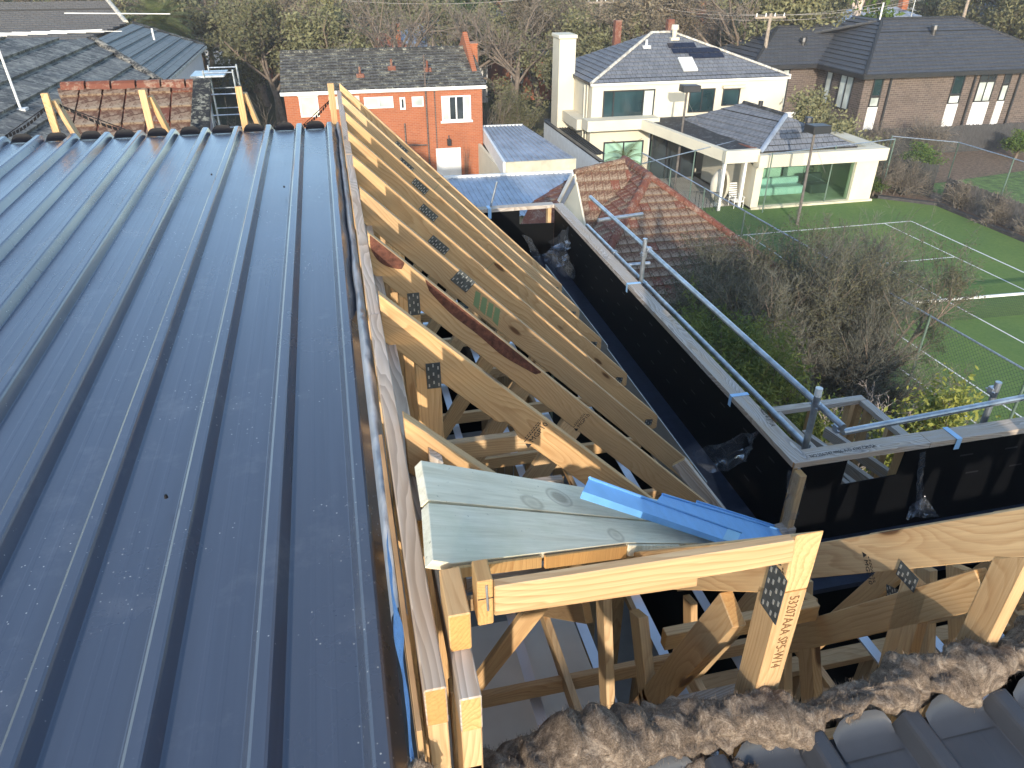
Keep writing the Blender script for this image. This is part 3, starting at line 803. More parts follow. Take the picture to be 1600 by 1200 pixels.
# ---- trusses of the near slope (their planes run away from the camera)
YB, YE = 0.886, 2.85
def zB(y): return ZT - (y - YB)
def zB2(y): return -0.985 - 1.10*(y - YB)
B_X = [0.756, 1.36, 1.97, 2.58, 3.19, 3.80, 4.41]
B_LAB = ['near pine truss whose tall lit post carries stamped numbers', 'pine truss right of the stamped post, with water-stained chord', 'third pine truss in the dark bay on the right',
         'fourth pine truss deep in the right bay', 'fifth pine truss deep in the right bay', 'sixth pine truss at the right picture edge', 'seventh pine truss beyond the right picture edge']
for i, x in enumerate(B_X):
    t = thing('roof_truss', B_LAB[i], 'truss', (x, 1.5, -3.1), 'pine trusses of the near slope')
    e = (TH, 0, 0); vd = 0.17
    e1 = (0.058, 0, 0) if i == 0 else e
    zb = zB if i == 0 else zB2
    zo = 0.0 if i == 0 else -0.035
    ye = YE if i == 0 else (2.3 if i == 1 else 1.9)
    lumber('post', [(x, YB, -2.9), (x, YB, -1.105+zo), (x, YB+0.072, -1.155+1.3*zo), (x, YB+0.072, -2.9)], e1, (0, 0, 1), M['pine'], t)
    lumber('top_chord', [(x, YB, zb(YB)), (x, ye, zb(ye)), (x, ye, zb(ye)-vd), (x, YB+0.07, zb(YB+0.07)-vd+0.015), (x, YB, zb(YB)-0.153)], e1 if i == 0 else e, (0, 1, -1), M['pine'], t)
    lumber('bottom_chord', [(x+0.0005, 0.9, -3.10), (x+0.0005, 0.9, -3.01), (x+0.0005, 2.25 if i else 2.9, -3.01), (x+0.0005, 2.25 if i else 2.9, -3.10)], (TH-0.001, 0, 0), (0, 1, 0), M['pine'], t)
    def web(y0, z0, y1, z1, w=0.085, k=0):
        a = V(x+0.0008, y0, z0); b = V(x+0.0008, y1, z1); d = (b-a).normalized(); pz = V(0, -d.z, d.y)*w/2
        lumber('web', [a-pz, a+pz, b+pz, b-pz], (TH-0.0016, 0, 0), d, M['pine'], t)
    if i == 0:
        web(1.83, -2.06, 1.55, -3.0, 0.09); web(1.05, -1.33, 1.62, -2.75); web(1.97, -2.35, 2.6, -3.0); web(1.0, -2.75, 1.52, -1.86)
    else:
        web(1.12, -1.46, 0.98, -2.98, 0.09); web(1.22, -1.48, 0.90, -1.16, 0.02) if False else None
        web(0.95, -1.30, 1.62, -2.30, 0.09); web(1.62, -2.02, 1.25, -2.98); web(1.72, -2.12, 2.05, -2.98); web(2.2, -2.66, 2.1, -2.98); web(1.00, -2.95, 1.50, -1.90)
    if i == 0:
        nail_plate(t, (x-0.0018, YB+0.050, -1.185), (0, -1, 0), (0, 0, 1), 0.060, 0.125)
        text_mesh('stamped_number', '53207AAA SP5-W14', 0.032, basis((x+0.022, YB-0.0006, -1.118), (0, 0, -1), (1, 0, 0)), t, M['ink_brown'], 0.80)
        stamp(t, (x-0.0006, YB+0.030, -1.06), (0, -0.2, -0.97), (0, -1, 0.2), 0.018)
    if i == 1:
        nail_plate(t, (x-0.0018, 1.18, -1.48), (0, -1, 0), (0, 0, 1), 0.07, 0.05)
        stamp(t, (x-0.0006, 1.30, -1.54), (0, -0.5, -0.6), (0, -0.7, 0.7), 0.024)
        nail_plate(t, (x-0.0018, 1.10, -2.2), (0, -1, 0), (0, 0, 1), 0.10, 0.08)
    if i >= 1:
        nail_plate(t, (x-0.0018, 1.70, -2.30), (0, -1, 0.5), (0, 0.5, 1), 0.10, 0.08)
        nail_plate(t, (x-0.0018, 1.30, -3.02), (0, -1, 0), (0, 0, 1), 0.12, 0.09)
text_o = None
t = thing('blocking', 'short pine blocking between the first and second near trusses', 'blocking', (1.05, 1.3, -1.7))
beam('block', (0.82, 1.42, -1.88), (1.358, 1.42, -1.88), (0, 1, 0), 0.035, 0.07, M['pine'], t)
t = thing('blocking', 'pale bar with a blue end mark between dark webs', 'blocking', (0.95, 1.7, -2.6))
beam('block', (0.80, 1.55, -2.45), (1.34, 1.55, -2.45), (0, 1, 0), 0.06, 0.035, M['pine_grey'], t)
MB().box((0.798, 1.515, -2.472), (0.812, 1.585, -2.429)).build('blue_mark', M['blue_flash'], t)
t = thing('blocking', 'pine blocking high in the right bay', 'blocking', (1.7, 1.3, -1.7))
beam('block', (1.40, 1.30, -2.45), (1.968, 1.30, -2.45), (0, 1, 0), 0.035, 0.08, M['pine'], t)

# bars seen under the right-hand slope
for k, (y, z, x0, x1, lab) in enumerate([(2.60, -1.90, 0.25, 0.70, 'pine nogging under the trusses, uppermost of the four'), (2.62, -2.20, 0.25, 0.85, 'pine nogging under the trusses, stamped with a letter'),
                                         (2.95, -2.72, 0.35, 1.1, 'pine nogging under the trusses, second lowest'), (2.5, -2.62, 0.35, 1.0, 'pine nogging under the trusses just above the boards')]):
    t = thing('nogging', lab, 'nogging', (x0, y, z), 'noggings under the right-hand slope')
    beam('bar', (x0, y, z), (x1, y, z), (0, 1, 0), 0.04, 0.09, M['pine_grey'] if k else M['pine'], t)
# galvanised ceiling battens under the trusses
for k in range(9):
    x = 0.25 + 0.36*k
    t = MB().box((x, 0.9, -3.19), (x+0.03, 2.2 if x > 1.7 else 7.5, -3.165)).box((x-0.012, 0.9, -3.1648), (x+0.042, 2.2 if x > 1.7 else 7.5, -3.163)).build('ceiling_batten', M['batten'])
    tag(t, 'slim galvanised ceiling batten seen below the pine trusses', 'batten', 'galvanised ceiling battens')
tag(MB().box((0.14, 0.95, -3.42), (1.02, 2.9, -3.40)).build('floor_stand_in', M['sheet']), 'pale beige sheet lying below the near trusses', 'sheet')  # added sheet, raised to catch sky light in place of the lit floor
# upper floor and its stud walls below
fl = MB().box((-4.2, -2.4, -5.85), (2.45, 8.3, -5.8)).box((2.4505, -2.4, -5.85), (5.2, 3.0, -5.8)).build('floor', M['floor']); tag(fl, kind='structure')
def stud_wall(label, p0, p1, z0=-5.8, z1=-3.35):
    p0, p1 = V(p0), V(p1); L = (p1-p0).length; d = (p1-p0)/L; s = V(-d.y, d.x, 0)
    t = thing('stud_wall', label, 'wall frame', (p0.x, p0.y, z0))
    beam('top_plate', p0+V(0, 0, z1), p1+V(0, 0, z1), s, 0.09, 0.045, M['pine'], t)
    beam('bottom_plate', p0+V(0, 0, z0+0.0225), p1+V(0, 0, z0+0.0225), s, 0.09, 0.045, M['pine'], t)
    k = 0.0225
    while k < L:
        q = p0 + d*k; beam('stud', q+V(0, 0, z0+0.046), q+V(0, 0, z1-0.0235), d, 0.04, 0.088, M['pine'], t); k += 0.45
stud_wall('pine stud wall below the right bay', (1.2, 2.2, 0), (4.6, 2.2, 0))
stud_wall('pine stud wall below the trusses along the slope', (1.4, 2.6, 0), (1.4, 7.6, 0))
stud_wall('pine cross wall below the near trusses', (1.9, 0.2, 0), (1.9, 2.1, 0))

# ---- box gutter, fascia and parapet
mbx = MB().box((2.12, 2.98, -3.40), (2.50, 8.49, -3.37)).build('box_gutter', M['gutter'])
tag(mbx, 'dark navy box gutter floor between grey fascia and black parapet', 'gutter')
mbx = MB().box((2.502, 2.72, -3.46), (5.2, 3.12, -3.42)).build('box_gutter', M['gutter'])
tag(mbx, 'dark box gutter floor along the near black parapet', 'gutter')
# grey fascia leaning against the truss heels, uneven top edge
t = thing('fascia', 'grey fibre fascia strip leaning along the truss ends', 'fascia', (2.1, 5, -3.4))
def fasc(y0, y1, zt0, zt1):
    lumber('sheet', [(2.075, y0, -3.365), (2.035, y0, zt0), (2.035, y1, zt1), (2.075, y1, -3.365)], (0.008, 0, 0), (0, 1, 0), M['fascia'], t, 0)
fasc(3.10, 3.30, -3.03, -3.0); fasc(3.304, 5.2, -2.93, -2.95); fasc(5.204, 7.2, -2.92, -2.96)
# parapet wall along the right side
pw = thing('parapet_wall', 'black membrane parapet wall with long weathered pine top plate', 'wall', (2.55, 5.8, -3.4))
mb = MB().box((2.500, 3.125, -3.40), (2.506, 8.49, -2.762)); mb.build('membrane', M['membrane'], pw)
mb = MB(); r3 = random.Random(8)
for row in range(3):
    for k in range(15):
        y = 3.3 + 0.34*k + 0.11*row; z = -2.86-0.16*row
        mb.box((2.4990, y, z), (2.4996, y+0.07, z+0.011))
mb.build('printed_dash', M['tape'], pw)['kind'] = 'stuff'
def plank_y(x0, x1, y0, y1, zt, th, nm, m, par): return lumber(nm, [(x0, y0, zt-th), (x0, y0, zt), (x0, y1, zt), (x0, y1, zt-th)], (x1-x0, 0, 0), (0, 1, 0), m, par)
W = M['pine_grey']
plank_y(2.496, 2.618, 3.124, 5.35, -2.718, 0.042, 'top_plate', W, pw)
plank_y(2.497, 2.617, 5.352, 8.55, -2.720, 0.042, 'top_plate', W, pw)
for k in range(13):
    y = 3.3+0.43*k
    beam('stud', (2.545, y, -3.8), (2.545, y, -2.763), (1, 0, 0), 0.075, 0.04, M['pine'], pw)
for y in (3.90, 5.95): MB().box((2.490, y, -2.7168), (2.624, y+0.035, -2.7145)).box((2.4885, y, -2.80), (2.4900, y+0.035, -2.7145)).build('strap', M['strap'], pw)
text_mesh('scribble', 'AS2S 4137 J.A', 0.05, basis((2.60, 3.72, -2.7155), (-0.15, -1, 0), (1, -0.15, 0)), pw, M['ink'], 0.75)
MB().box((2.585, 3.2, -11.5), (2.68, 8.55, -3.5)).build('wall_panel', M['membrane'], pw)
# far short parapet with its opening
pf = thing('parapet_wall', 'short black far parapet with a small opening beside the red roof', 'wall', (2.2, 8.5, -3.4))
MB().prism([(0.2, 8.49, -3.9), (2.498, 8.49, -3.9), (2.498, 8.49, -2.945), (2.056, 8.49, -2.930), (2.056, 8.49, -2.755), (0.2, 8.49, -2.755)], (0, 0.006, 0)).build('membrane', M['membrane'], pf)
lumber('top_plate', [(0.2, 8.484, -2.755), (0.2, 8.484, -2.712), (2.494, 8.484, -2.712), (2.494, 8.484, -2.755)], (0, 0.12, 0), (1, 0, 0), W, pf)
beam('stud', (2.44, 8.54, -3.9), (2.44, 8.54, -2.757), (1, 0, 0), 0.045, 0.085, M['pine'], pf)
beam('stud', (2.02, 8.55, -3.9), (2.02, 8.55, -2.757), (1, 0, 0), 0.04, 0.085, M['pine'], pf)
MB().box((1.66, 8.474, -2.83), (1.70, 8.4825, -2.700)).box((1.66, 8.474, -2.7105), (1.70, 8.615, -2.708)).build('strap', M['strap'], pf)
MB().tube((1.72, 8.60, -2.71), (1.80, 8.60, -2.42), 0.012).build('pipe_end', M['galv'], pf)
# near parapet running off to the right
pn = thing('parapet_wall', 'black near parapet with a cut-out window running off right', 'wall', (5, 3.15, -3.4))
MB().prism([(2.56, 3.118, -3.9), (5.2, 3.118, -3.9), (5.2, 3.118, -2.762), (3.300, 3.118, -2.762), (3.292, 3.118, -2.950), (2.885, 3.118, -2.962), (2.885, 3.118, -2.762), (2.56, 3.118, -2.762)], (0, 0.005, 0)).build('membrane', M['membrane'], pn)
lumber('top_plate', [(2.502, 3.112, -2.762), (2.502, 3.112, -2.7195), (3.47, 3.112, -2.7195), (3.47, 3.112, -2.762)], (0, 0.122, 0), (1, 0, 0), W, pn)
lumber('top_plate', [(3.473, 3.113, -2.763), (3.473, 3.113, -2.7205), (5.2, 3.113, -2.7205), (5.2, 3.113, -2.763)], (0, 0.12, 0), (1, 0, 0), W, pn)
for x in [2.53, 2.83, 3.34] + [3.8+0.45*k for k in range(4)]:
    beam('stud', (x, 3.175, -3.8), (x, 3.175, -2.764), (1, 0, 0), 0.04, 0.085, M['pine'], pn)
MB().box((3.66, 3.106, -2.7188), (3.70, 3.24, -2.7165)).box((3.66, 3.1045, -2.80), (3.70, 3.1062, -2.7165)).build('strap', M['strap'], pn)
text_mesh('scribble', 'NO.256-747-0906-A-D 4397.CPL/SA', 0.04, basis((2.63, 3.14, -2.7178), (1, 0.02, 0), (0, 1, 0)), pn, M['ink'], 0.78)
MB().box((2.70, 3.21, -11.5), (5.2, 3.26, -3.9)).build('wall_panel', M['membrane'], pn)
mb = MB()
for k in range(8):
    for row in range(2): mb.box((3.75+0.35*k+0.1*row, 3.1172, -2.88-0.16*row), (3.85+0.35*k+0.1*row, 3.1178, -2.868-0.16*row))
mb.build('printed_dash', M['tape'], pn)['kind'] = 'stuff'
beam('corner_block', (2.30, 3.06, -3.22), (2.56, 3.06, -3.20), (0, 1, 0), 0.08, 0.04, W, pn)
beam('corner_stud', (2.525, 3.07, -3.35), (2.525, 3.07, -2.765), (1, 0, 0), 0.045, 0.07, M['pine'], pn)
# unseen outer walls; back and left ones added to stop sun leaking below
hb = thing('unseen_house_wall', 'outer walls of the unfinished house below the steel roof', 'wall', (0, -2.4, GZ))
MB().box((-4.32, -2.5, GZ), (5.2, -2.42, -1.62)).build('wall', M['membrane'], hb)
MB().box((-4.32, -2.4, GZ), (-4.24, 8.4, -1.55)).build('wall', M['membrane'], hb)
MB().box((-4.2, 8.40, GZ), (2.5, 8.47, -3.95)).build('wall', M['membrane'], hb)
MB().box((-4.2, 6.56, -3.9), (0.02, 6.60, -1.40)).build('wall', M['membrane'], hb)
MB().box((5.2, -2.5, GZ), (5.28, 3.3, -2.77)).build('wall', M['membrane'], hb)

# ---- open pine box frame beyond the corner
bx = thing('timber_box', 'open square pine box frame beyond the parapet corner', 'frame', (3.5, 3.95, -4.2))
def xbar(x0, x1, y, z, nm='rail', m=W): beam(nm, (x0, y, z), (x1, y, z), (0, 1, 0), 0.07, 0.04, m, bx)
def ybar(y0, y1, x, z, nm='rail', m=W): beam(nm, (x, y0, z), (x, y1, z), (1, 0, 0), 0.07, 0.04, m, bx)
xbar(3.06, 3.90, 4.24, -3.14); xbar(2.98, 3.90, 3.62, -3.14); ybar(3.66, 4.20, 3.87, -3.14); ybar(3.66, 4.20, 3.10, -3.142)
for x in (3.10, 3.45, 3.79, 3.87):
    beam('post', (x, 4.24, -4.3), (x, 4.24, -3.161), (1, 0, 0), 0.045, 0.065, M['pine'], bx)
for y in (3.68, 3.86, 4.12): beam('post', (3.87, y, -4.3), (3.87, y, -3.161), (1, 0, 0), 0.065, 0.04, M['pine'], bx)
for z in (-3.55, -3.78): xbar(3.13, 3.83, 4.20 if z > -3.7 else 4.0, z, 'rail', M['pine'])
ybar(3.66, 4.15, 3.45, -3.60, 'joist', W); ybar(3.66, 4.15, 3.62, -3.60, 'joist', W); ybar(3.66, 4.15, 3.28, -3.60, 'joist', W)
beam('board', (3.12, 3.78, -3.36), (3.34, 3.78, -3.36), (0, 1, 0), 0.2, 0.02, W, bx)
# joists seen through the cut-out
for k in range(4):
    x = 2.8+0.2*k
    t = thing('joist', 'pale joist edge seen through the parapet cut-out', 'joist', (x, 3.4, -3.3), 'joists beyond the cut-out')
    beam('bar', (x+0.3, 3.30, -3.33), (x+0.1, 4.1, -3.30), (1, 0, 0), 0.04, 0.09, M['pine_grey'], t)

# ---- scaffold guard rails
def tube_thing(label, pts, r=0.021, extra=None):
    t = thing('scaffold_tube', label, 'scaffold', pts[0], 'scaffold guard rail tubes')
    mb = MB()
    for a, b in zip(pts[:-1], pts[1:]): mb.tube(a, b, r, r, 12)
    mb.build('tube', M['galv'], t, smooth=False)
    return t
def coupler(parent, p):
    MB().box((p[0]-0.026, p[1]-0.024, p[2]-0.028), (p[0]+0.026, p[1]+0.024, p[2]+0.028)).tube((p[0]-0.02, p[1]-0.042, p[2]), (p[0]-0.02, p[1]+0.042, p[2]), 0.007, 0.007, 6).build('coupler', M['galv'], parent, bevel=0.006)
t = tube_thing('upper blue-grey scaffold rail along the long parapet', [(2.75, 7.9, -2.466), (2.75, 3.08, -2.468)]); coupler(t, (2.75, 3.12, -2.50)); coupler(t, (2.75, 6.14, -2.466))
t = tube_thing('lower scaffold rail just above the long parapet plate', [(2.745, 7.95, -2.82), (2.745, 3.33, -2.79)]); coupler(t, (2.745, 6.14, -2.82)); coupler(t, (2.745, 7.0, -2.815))
t = tube_thing('scaffold rail above the near parapet running off right', [(2.80, 3.13, -2.545), (6.6, 3.36, -2.54)])
t = tube_thing('scaffold standard at the middle of the long parapet', [(2.715, 6.165, -3.4), (2.715, 6.165, -2.36)], 0.022); coupler(t, (2.715, 6.165, -2.52))
t = tube_thing('scaffold standard with painted top at the parapet corner', [(2.715, 3.318, -2.80), (2.715, 3.325, -2.335)]); coupler(t, (2.73, 3.33, -2.47))
MB().tube((2.715, 3.3245, -2.39), (2.715, 3.3255, -2.333), 0.0222, 0.0222, 12).build('painted_top', M['white'], t)
t = tube_thing('scaffold standard near the right picture edge', [(4.13, 3.34, -4.5), (4.10, 3.34, -2.485)]); coupler(t, (4.10, 3.36, -2.56))
t = tube_thing('short scaffold transom crossing towards red roof', [(2.66, 7.35, -2.56), (3.22, 7.45, -2.56)], 0.02)
t = tube_thing('low short scaffold transom below the other', [(2.78, 6.75, -2.86), (3.05, 6.75, -2.86)], 0.02)
t = tube_thing('scaffold tube visible through the parapet cut-out', [(2.7, 3.30, -2.84), (3.6, 3.33, -2.83)])

# ---- crumpled clear plastic
def plastic_sheet(label, corners, nu=34, nv=26, amp=0.035, seed=0.0, fr=7):
    a, b, c, d = [V(p) for p in corners]; vs = []; fs = []
    nrm = (b-a).cross(d-a).normalized()
    for i in range(nu):
        for j in range(nv):
            u, v = i/(nu-1), j/(nv-1)
            p = (a*(1-u)+b*u)*(1-v) + (d*(1-u)+c*u)*v
            n1 = noise.noise((p.x*fr+seed, p.y*fr, p.z*fr)); n2 = abs(noise.noise((p.x*fr*2.3, p.y*fr*2.3+seed, p.z*fr*2.3)))
            e = 0.3+0.7*math.sin(math.pi*v)
            vs.append(p + nrm*(amp*(n1*1.6 + n2*1.3))*e + V(0.3*amp*n2, 0.4*amp*n1, amp*0.5*n1))
    for i in range(nu-1):
        for j in range(nv-1): fs.append((i*nv+j, i*nv+j+1, (i+1)*nv+j+1, (i+1)*nv+j))
    me = mesh(vs, fs, smooth=True); me.materials.append(M['plastic'])
    return tag(obj('plastic_sheet', me), label, 'plastic', 'crumpled clear plastic')
plastic_sheet('crumpled clear plastic hanging in the far gutter corner', [(2.470, 7.758, -2.758), (2.400, 8.348, -3.137), (2.350, 8.021, -3.442), (2.440, 7.418, -3.224)], amp=0.09, seed=2)
plastic_sheet('clear plastic gathered over the gutter near the corner', [(2.300, 4.054, -3.265), (2.490, 3.524, -2.746), (2.460, 3.551, -3.014), (2.330, 3.780, -3.305)], amp=0.05, seed=9)
plastic_sheet('narrow twist of clear plastic hanging off corner stud', [(2.428, 3.040, -2.722), (2.583, 3.070, -2.806), (2.562, 3.040, -3.231), (2.457, 3.020, -3.181)], amp=0.025, seed=4, fr=14)
plastic_sheet('thin clear plastic strip hanging down the near parapet', [(3.397, 3.100, -2.781), (3.444, 3.100, -2.779), (3.564, 3.080, -3.288), (3.510, 3.080, -3.306)], amp=0.012, seed=6, fr=16)
plastic_sheet('clear plastic bunched at the foot of near parapet', [(3.481, 3.080, -3.189), (3.541, 3.080, -3.145), (3.684, 3.040, -3.323), (3.409, 3.040, -3.292)], amp=0.03, seed=7, fr=14)
plastic_sheet('small clear plastic peeking from behind the far trusses', [(1.750, 7.134, -2.586), (1.850, 7.118, -2.616), (2.030, 7.238, -2.985), (1.900, 7.161, -2.871)], amp=0.03, seed=8)

# ---- brown glasswool insulation between the bays
def wool(label, x0, x1, yc, zc, ry, rz, slope, nu, seed, yslope=0.0):
    nv = 46; vs = []; fs = []
    for i in range(nu):
        u = i/(nu-1); x = x0+(x1-x0)*u
        for j in range(nv):
            a = 2*math.pi*j/nv
            p = V(x, yc+yslope*(x-x0)+math.cos(a)*ry, zc+slope*(x-x0)+math.sin(a)*rz)
            q = p*9 + V(seed, 0, 0)
            cr = (1-min(1.0, abs(noise.noise(p*11+V(seed, 1, 2)))*2.2))**3 + 0.6*(1-min(1.0, abs(noise.noise(p*23+V(2, seed, 2)))*2.4))**3
            d = 0.040*noise.turbulence(q*0.8, 3, False) + 0.045*noise.noise(p*6+V(seed, 3, 1)) + 0.010*noise.noise(p*34) + 0.014*abs(noise.noise(p*19)) - 0.012*cr
            dn = V(0, math.cos(a), math.sin(a))
            endf = min(1, min(u, 1-u)*14+0.35)
            vs.append(p + dn*d - dn*(1-endf)*0.03 + V(0.02*noise.noise(p*16), 0, 0))
    for i in range(nu-1):
        for j in range(nv): fs.append((i*nv+j, i*nv+(j+1) % nv, (i+1)*nv+(j+1) % nv, (i+1)*nv+j))
    fs += [tuple(range(nv))[::-1], tuple((nu-1)*nv+j for j in range(nv))]
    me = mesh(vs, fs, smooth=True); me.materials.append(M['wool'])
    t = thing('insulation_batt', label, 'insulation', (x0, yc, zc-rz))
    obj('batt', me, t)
    rr = random.Random(int(seed*10)); V2 = []; F2 = []
    for k in range(int(14000*(x1-x0))):
        b = V(rr.choice(vs))
        d = V(rr.gauss(0, 1), rr.gauss(0, 1), abs(rr.gauss(0, 1))+0.2).normalized()*rr.uniform(0.005, 0.016); w = V(d.y, -d.x, 0.2*d.z).normalized()*0.0003
        m = b + d*0.6 + V(0, 0, rr.uniform(-0.008, 0.006)); n = len(V2)
        V2 += [b-w, b+w, m+w, m-w, b+d+V(0, 0, rr.uniform(-0.012, 0.004))]
        F2 += [(n, n+1, n+2, n+3), (n+3, n+2, n+4)]
    me = mesh(V2, F2); me.materials.append(M['wool']); tag(obj('loose_fibre', me, t), kind='stuff')
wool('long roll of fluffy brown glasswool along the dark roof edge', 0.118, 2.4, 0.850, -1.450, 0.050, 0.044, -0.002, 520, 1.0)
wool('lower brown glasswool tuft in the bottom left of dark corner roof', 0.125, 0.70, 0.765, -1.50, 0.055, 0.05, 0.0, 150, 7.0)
wool('small brown glasswool scrap between foil and pine corner post', 0.0, 0.035, 0.70, -1.17, 0.02, 0.06, 0.0, 14, 3.0)


# ================================================================ building kit
def clip(poly, a, b, c):
    """keep a*x+b*y <= c"""
    out = []
    for i in range(len(poly)):
        p, q = poly[i], poly[(i+1) % len(poly)]
        fp, fq = a*p[0]+b*p[1]-c, a*q[0]+b*q[1]-c
        if fp <= 0: out.append(p)
        if fp*fq < 0:
            t = fp/(fp-fq); out.append((p[0]+(q[0]-p[0])*t, p[1]+(q[1]-p[1])*t))
    return out

def roof_face(parent, poly, m, course=0.33, lift=0.035, tile_w=None, single=False, name='roof_slope', gap=0.012, under=None, seed=1, maxn=300, jitter=0.0, stagger=0.5):
    """a tiled slope: stepped courses (joined) or single tiles (each its own object)"""
    P3 = [V(p) for p in poly]
    n = V(0, 0, 0)
    for i in range(len(P3)): n += (P3[i]-P3[0]).cross(P3[(i+1) % len(P3)]-P3[0])
    n.normalize()
    if n.z < 0: n = -n
    h = V(0, 0, 1).cross(n).normalized(); u = n.cross(h)
    o = P3[0]
    p2 = [((p-o).dot(h), (p-o).dot(u)) for p in P3]
    a0, a1 = min(p[0] for p in p2), max(p[0] for p in p2); b0, b1 = min(p[1] for p in p2), max(p[1] for p in p2)
    def lift3(a, b, hh): return o + h*a + u*b + n*hh
    vs = []; fs = []; uv = []
    rr = random.Random(seed); tilesl = []
    nb = int(math.ceil((b1-b0)/course))
    for r in range(nb):
        lo, hi = b0+r*course, b0+(r+1)*course
        st = clip(clip(p2, 0, -1, -lo), 0, 1, hi+0.04*course)
        if len(st) < 3: continue
        cells = [(st, 0.0)]
        if tile_w:
            cells = []
            off = tile_w*stagger*(r % 2); k0 = int((a0-off)/tile_w)-1; k1 = int((a1-off)/tile_w)+1
            for k in range(k0, k1+1):
                c = clip(clip(st, -1, 0, -(off+k*tile_w+gap/2)), 1, 0, off+(k+1)*tile_w-gap/2)
                if len(c) >= 3:
                    ar = abs(sum(c[i][0]*c[(i+1) % len(c)][1]-c[(i+1) % len(c)][0]*c[i][1] for i in range(len(c))))/2
                    if ar > 0.004: cells.append((c, rr.uniform(-1, 1)*jitter))
        for c, j in cells:
            tv = [lift3(p[0], p[1], 0.006 + j + lift*(1-(p[1]-lo)/course)) for p in c]
            bv = [lift3(p[0], p[1], 0.0) for p in c]
            k = len(c)
            f = [tuple(range(k)), ] + [(i, k+i, k+(i+1) % k, (i+1) % k) for i in range(k)]
            if single: tilesl.append((tv+bv, f, c))
            else:
                b = len(vs); vs += tv+bv; uv += [(p[0], p[1]-b0) for p in c]*2; fs += [tuple(i+b for i in q) for q in f]
    und = mesh([p - n*0.004 for p in P3] + [p - n*0.10 for p in P3], [tuple(range(len(P3))), tuple(range(len(P3), 2*len(P3)))[::-1]] + [(i, len(P3)+i, len(P3)+(i+1) % len(P3), (i+1) % len(P3)) for i in range(len(P3))])
    fixn(und); und.materials.append(under or M['tile_dark'])
    base = obj(name, und, parent)
    if single:
        tilesl.sort(key=lambda t: -sum((p[0]-t[2][0][0])**2 for p in t[2]))
        rest = ([], [])
        for i, (v_, f, c) in enumerate(tilesl):
            if i < maxn:
                cen = sum(v_, V(0, 0, 0))/len(v_)
                me = mesh([p-cen for p in v_], f); fixn(me); me.materials.append(m if not callable(m) else m(rr))
                obj('tile', me, base, Matrix.Translation(cen))
            else:
                b = len(rest[0]); rest[0].extend(v_); rest[1].extend(tuple(q+b for q in g) for g in f)
        if rest[0]:
            me = mesh(*rest); fixn(me); me.materials.append(m if not callable(m) else m(rr)); tag(obj('tiles', me, base), kind='stuff')
    else:
        me = mesh(vs, fs, uv); fixn(me); me.materials.append(m)
        obj('tile_courses', me, base)
    return base

def ridge_cap(parent, a, b, m, r=0.11, seg=0.42, name='ridge_cap', joined=True):
    a, b = V(a), V(b); L = (b-a).length; n = max(1, int(L/seg)); mb = MB()
    for k in range(n):
        p, q = a.lerp(b, k/n), a.lerp(b, (k+1)/n)
        d = (q-p).normalized(); s = d.cross(V(0, 0, 1)).normalized(); w = V(0, 0, 1)
        prof = [(-1, -0.45), (-0.75, 0.25), (-0.3, 0.55), (0.3, 0.55), (0.75, 0.25), (1, -0.45)]
        vv = [p + s*(x*r) + w*(z*r) for x, z in prof] + [q-d*0.02 + s*(x*r*1.12) + w*(z*r*1.12) for x, z in prof]
        mb.add(vv, [(i, i+1, 7+i, 6+i) for i in range(5)] + [(0, 1, 2, 3, 4, 5), (6, 7, 8, 9, 10, 11)])
        if not joined:
            mb.build(name, m, parent); mb = MB()
    if joined: mb.build(name, m, parent)

def window(parent, axis, pos, u0, u1, z0, z1, fm, pm, cols=(), rows=(), fw=0.06, dep=0.06, sgn=-1, panes=None, sill=False):
    """axis 'y': wall faces -Y (sgn -1) at y=pos, u is x; axis 'x': wall faces sgn*X at x=pos, u is y"""
    def box(mb, ua, ub, za, zb, d0, d1):
        d0, d1 = pos+sgn*d0, pos+sgn*d1
        lo, hi = min(d0, d1), max(d0, d1)
        if axis == 'y': mb.box((ua, lo, za), (ub, hi, zb))
        else: mb.box((lo, ua, za), (hi, ub, zb))
    mb = MB()
    box(mb, u0, u1, z1-fw, z1, 0.0, dep); box(mb, u0, u1, z0, z0+fw, 0.0, dep)
    us = [u0] + list(cols) + [u1]
    for i, c in enumerate(us):
        a = c if i == 0 else (c-fw if i == len(us)-1 else c-fw/2)
        box(mb, a, a+fw, z0+fw+0.001, z1-fw-0.001, 0.0, dep-0.002)
    for rz in rows: box(mb, u0+fw+0.001, u1-fw-0.001, rz-fw/2, rz+fw/2, 0.0, dep-0.004)
    w = mb.build('window', fm, parent)
    for i in range(len(us)-1):
        g = MB(); box(g, us[i]+(fw if i == 0 else fw/2)+0.002, us[i+1]-(fw if i == len(us)-2 else fw/2)-0.002, z0+fw, z1-fw, 0.004, dep*0.4)
        g.build('pane', panes[i] if panes else pm, w)
    if sill:
        g = MB(); box(g, u0-0.08, u1+0.08, z0-0.10, z0-0.002, 0.0, dep+0.06); g.build('sill', fm, w)
    return w

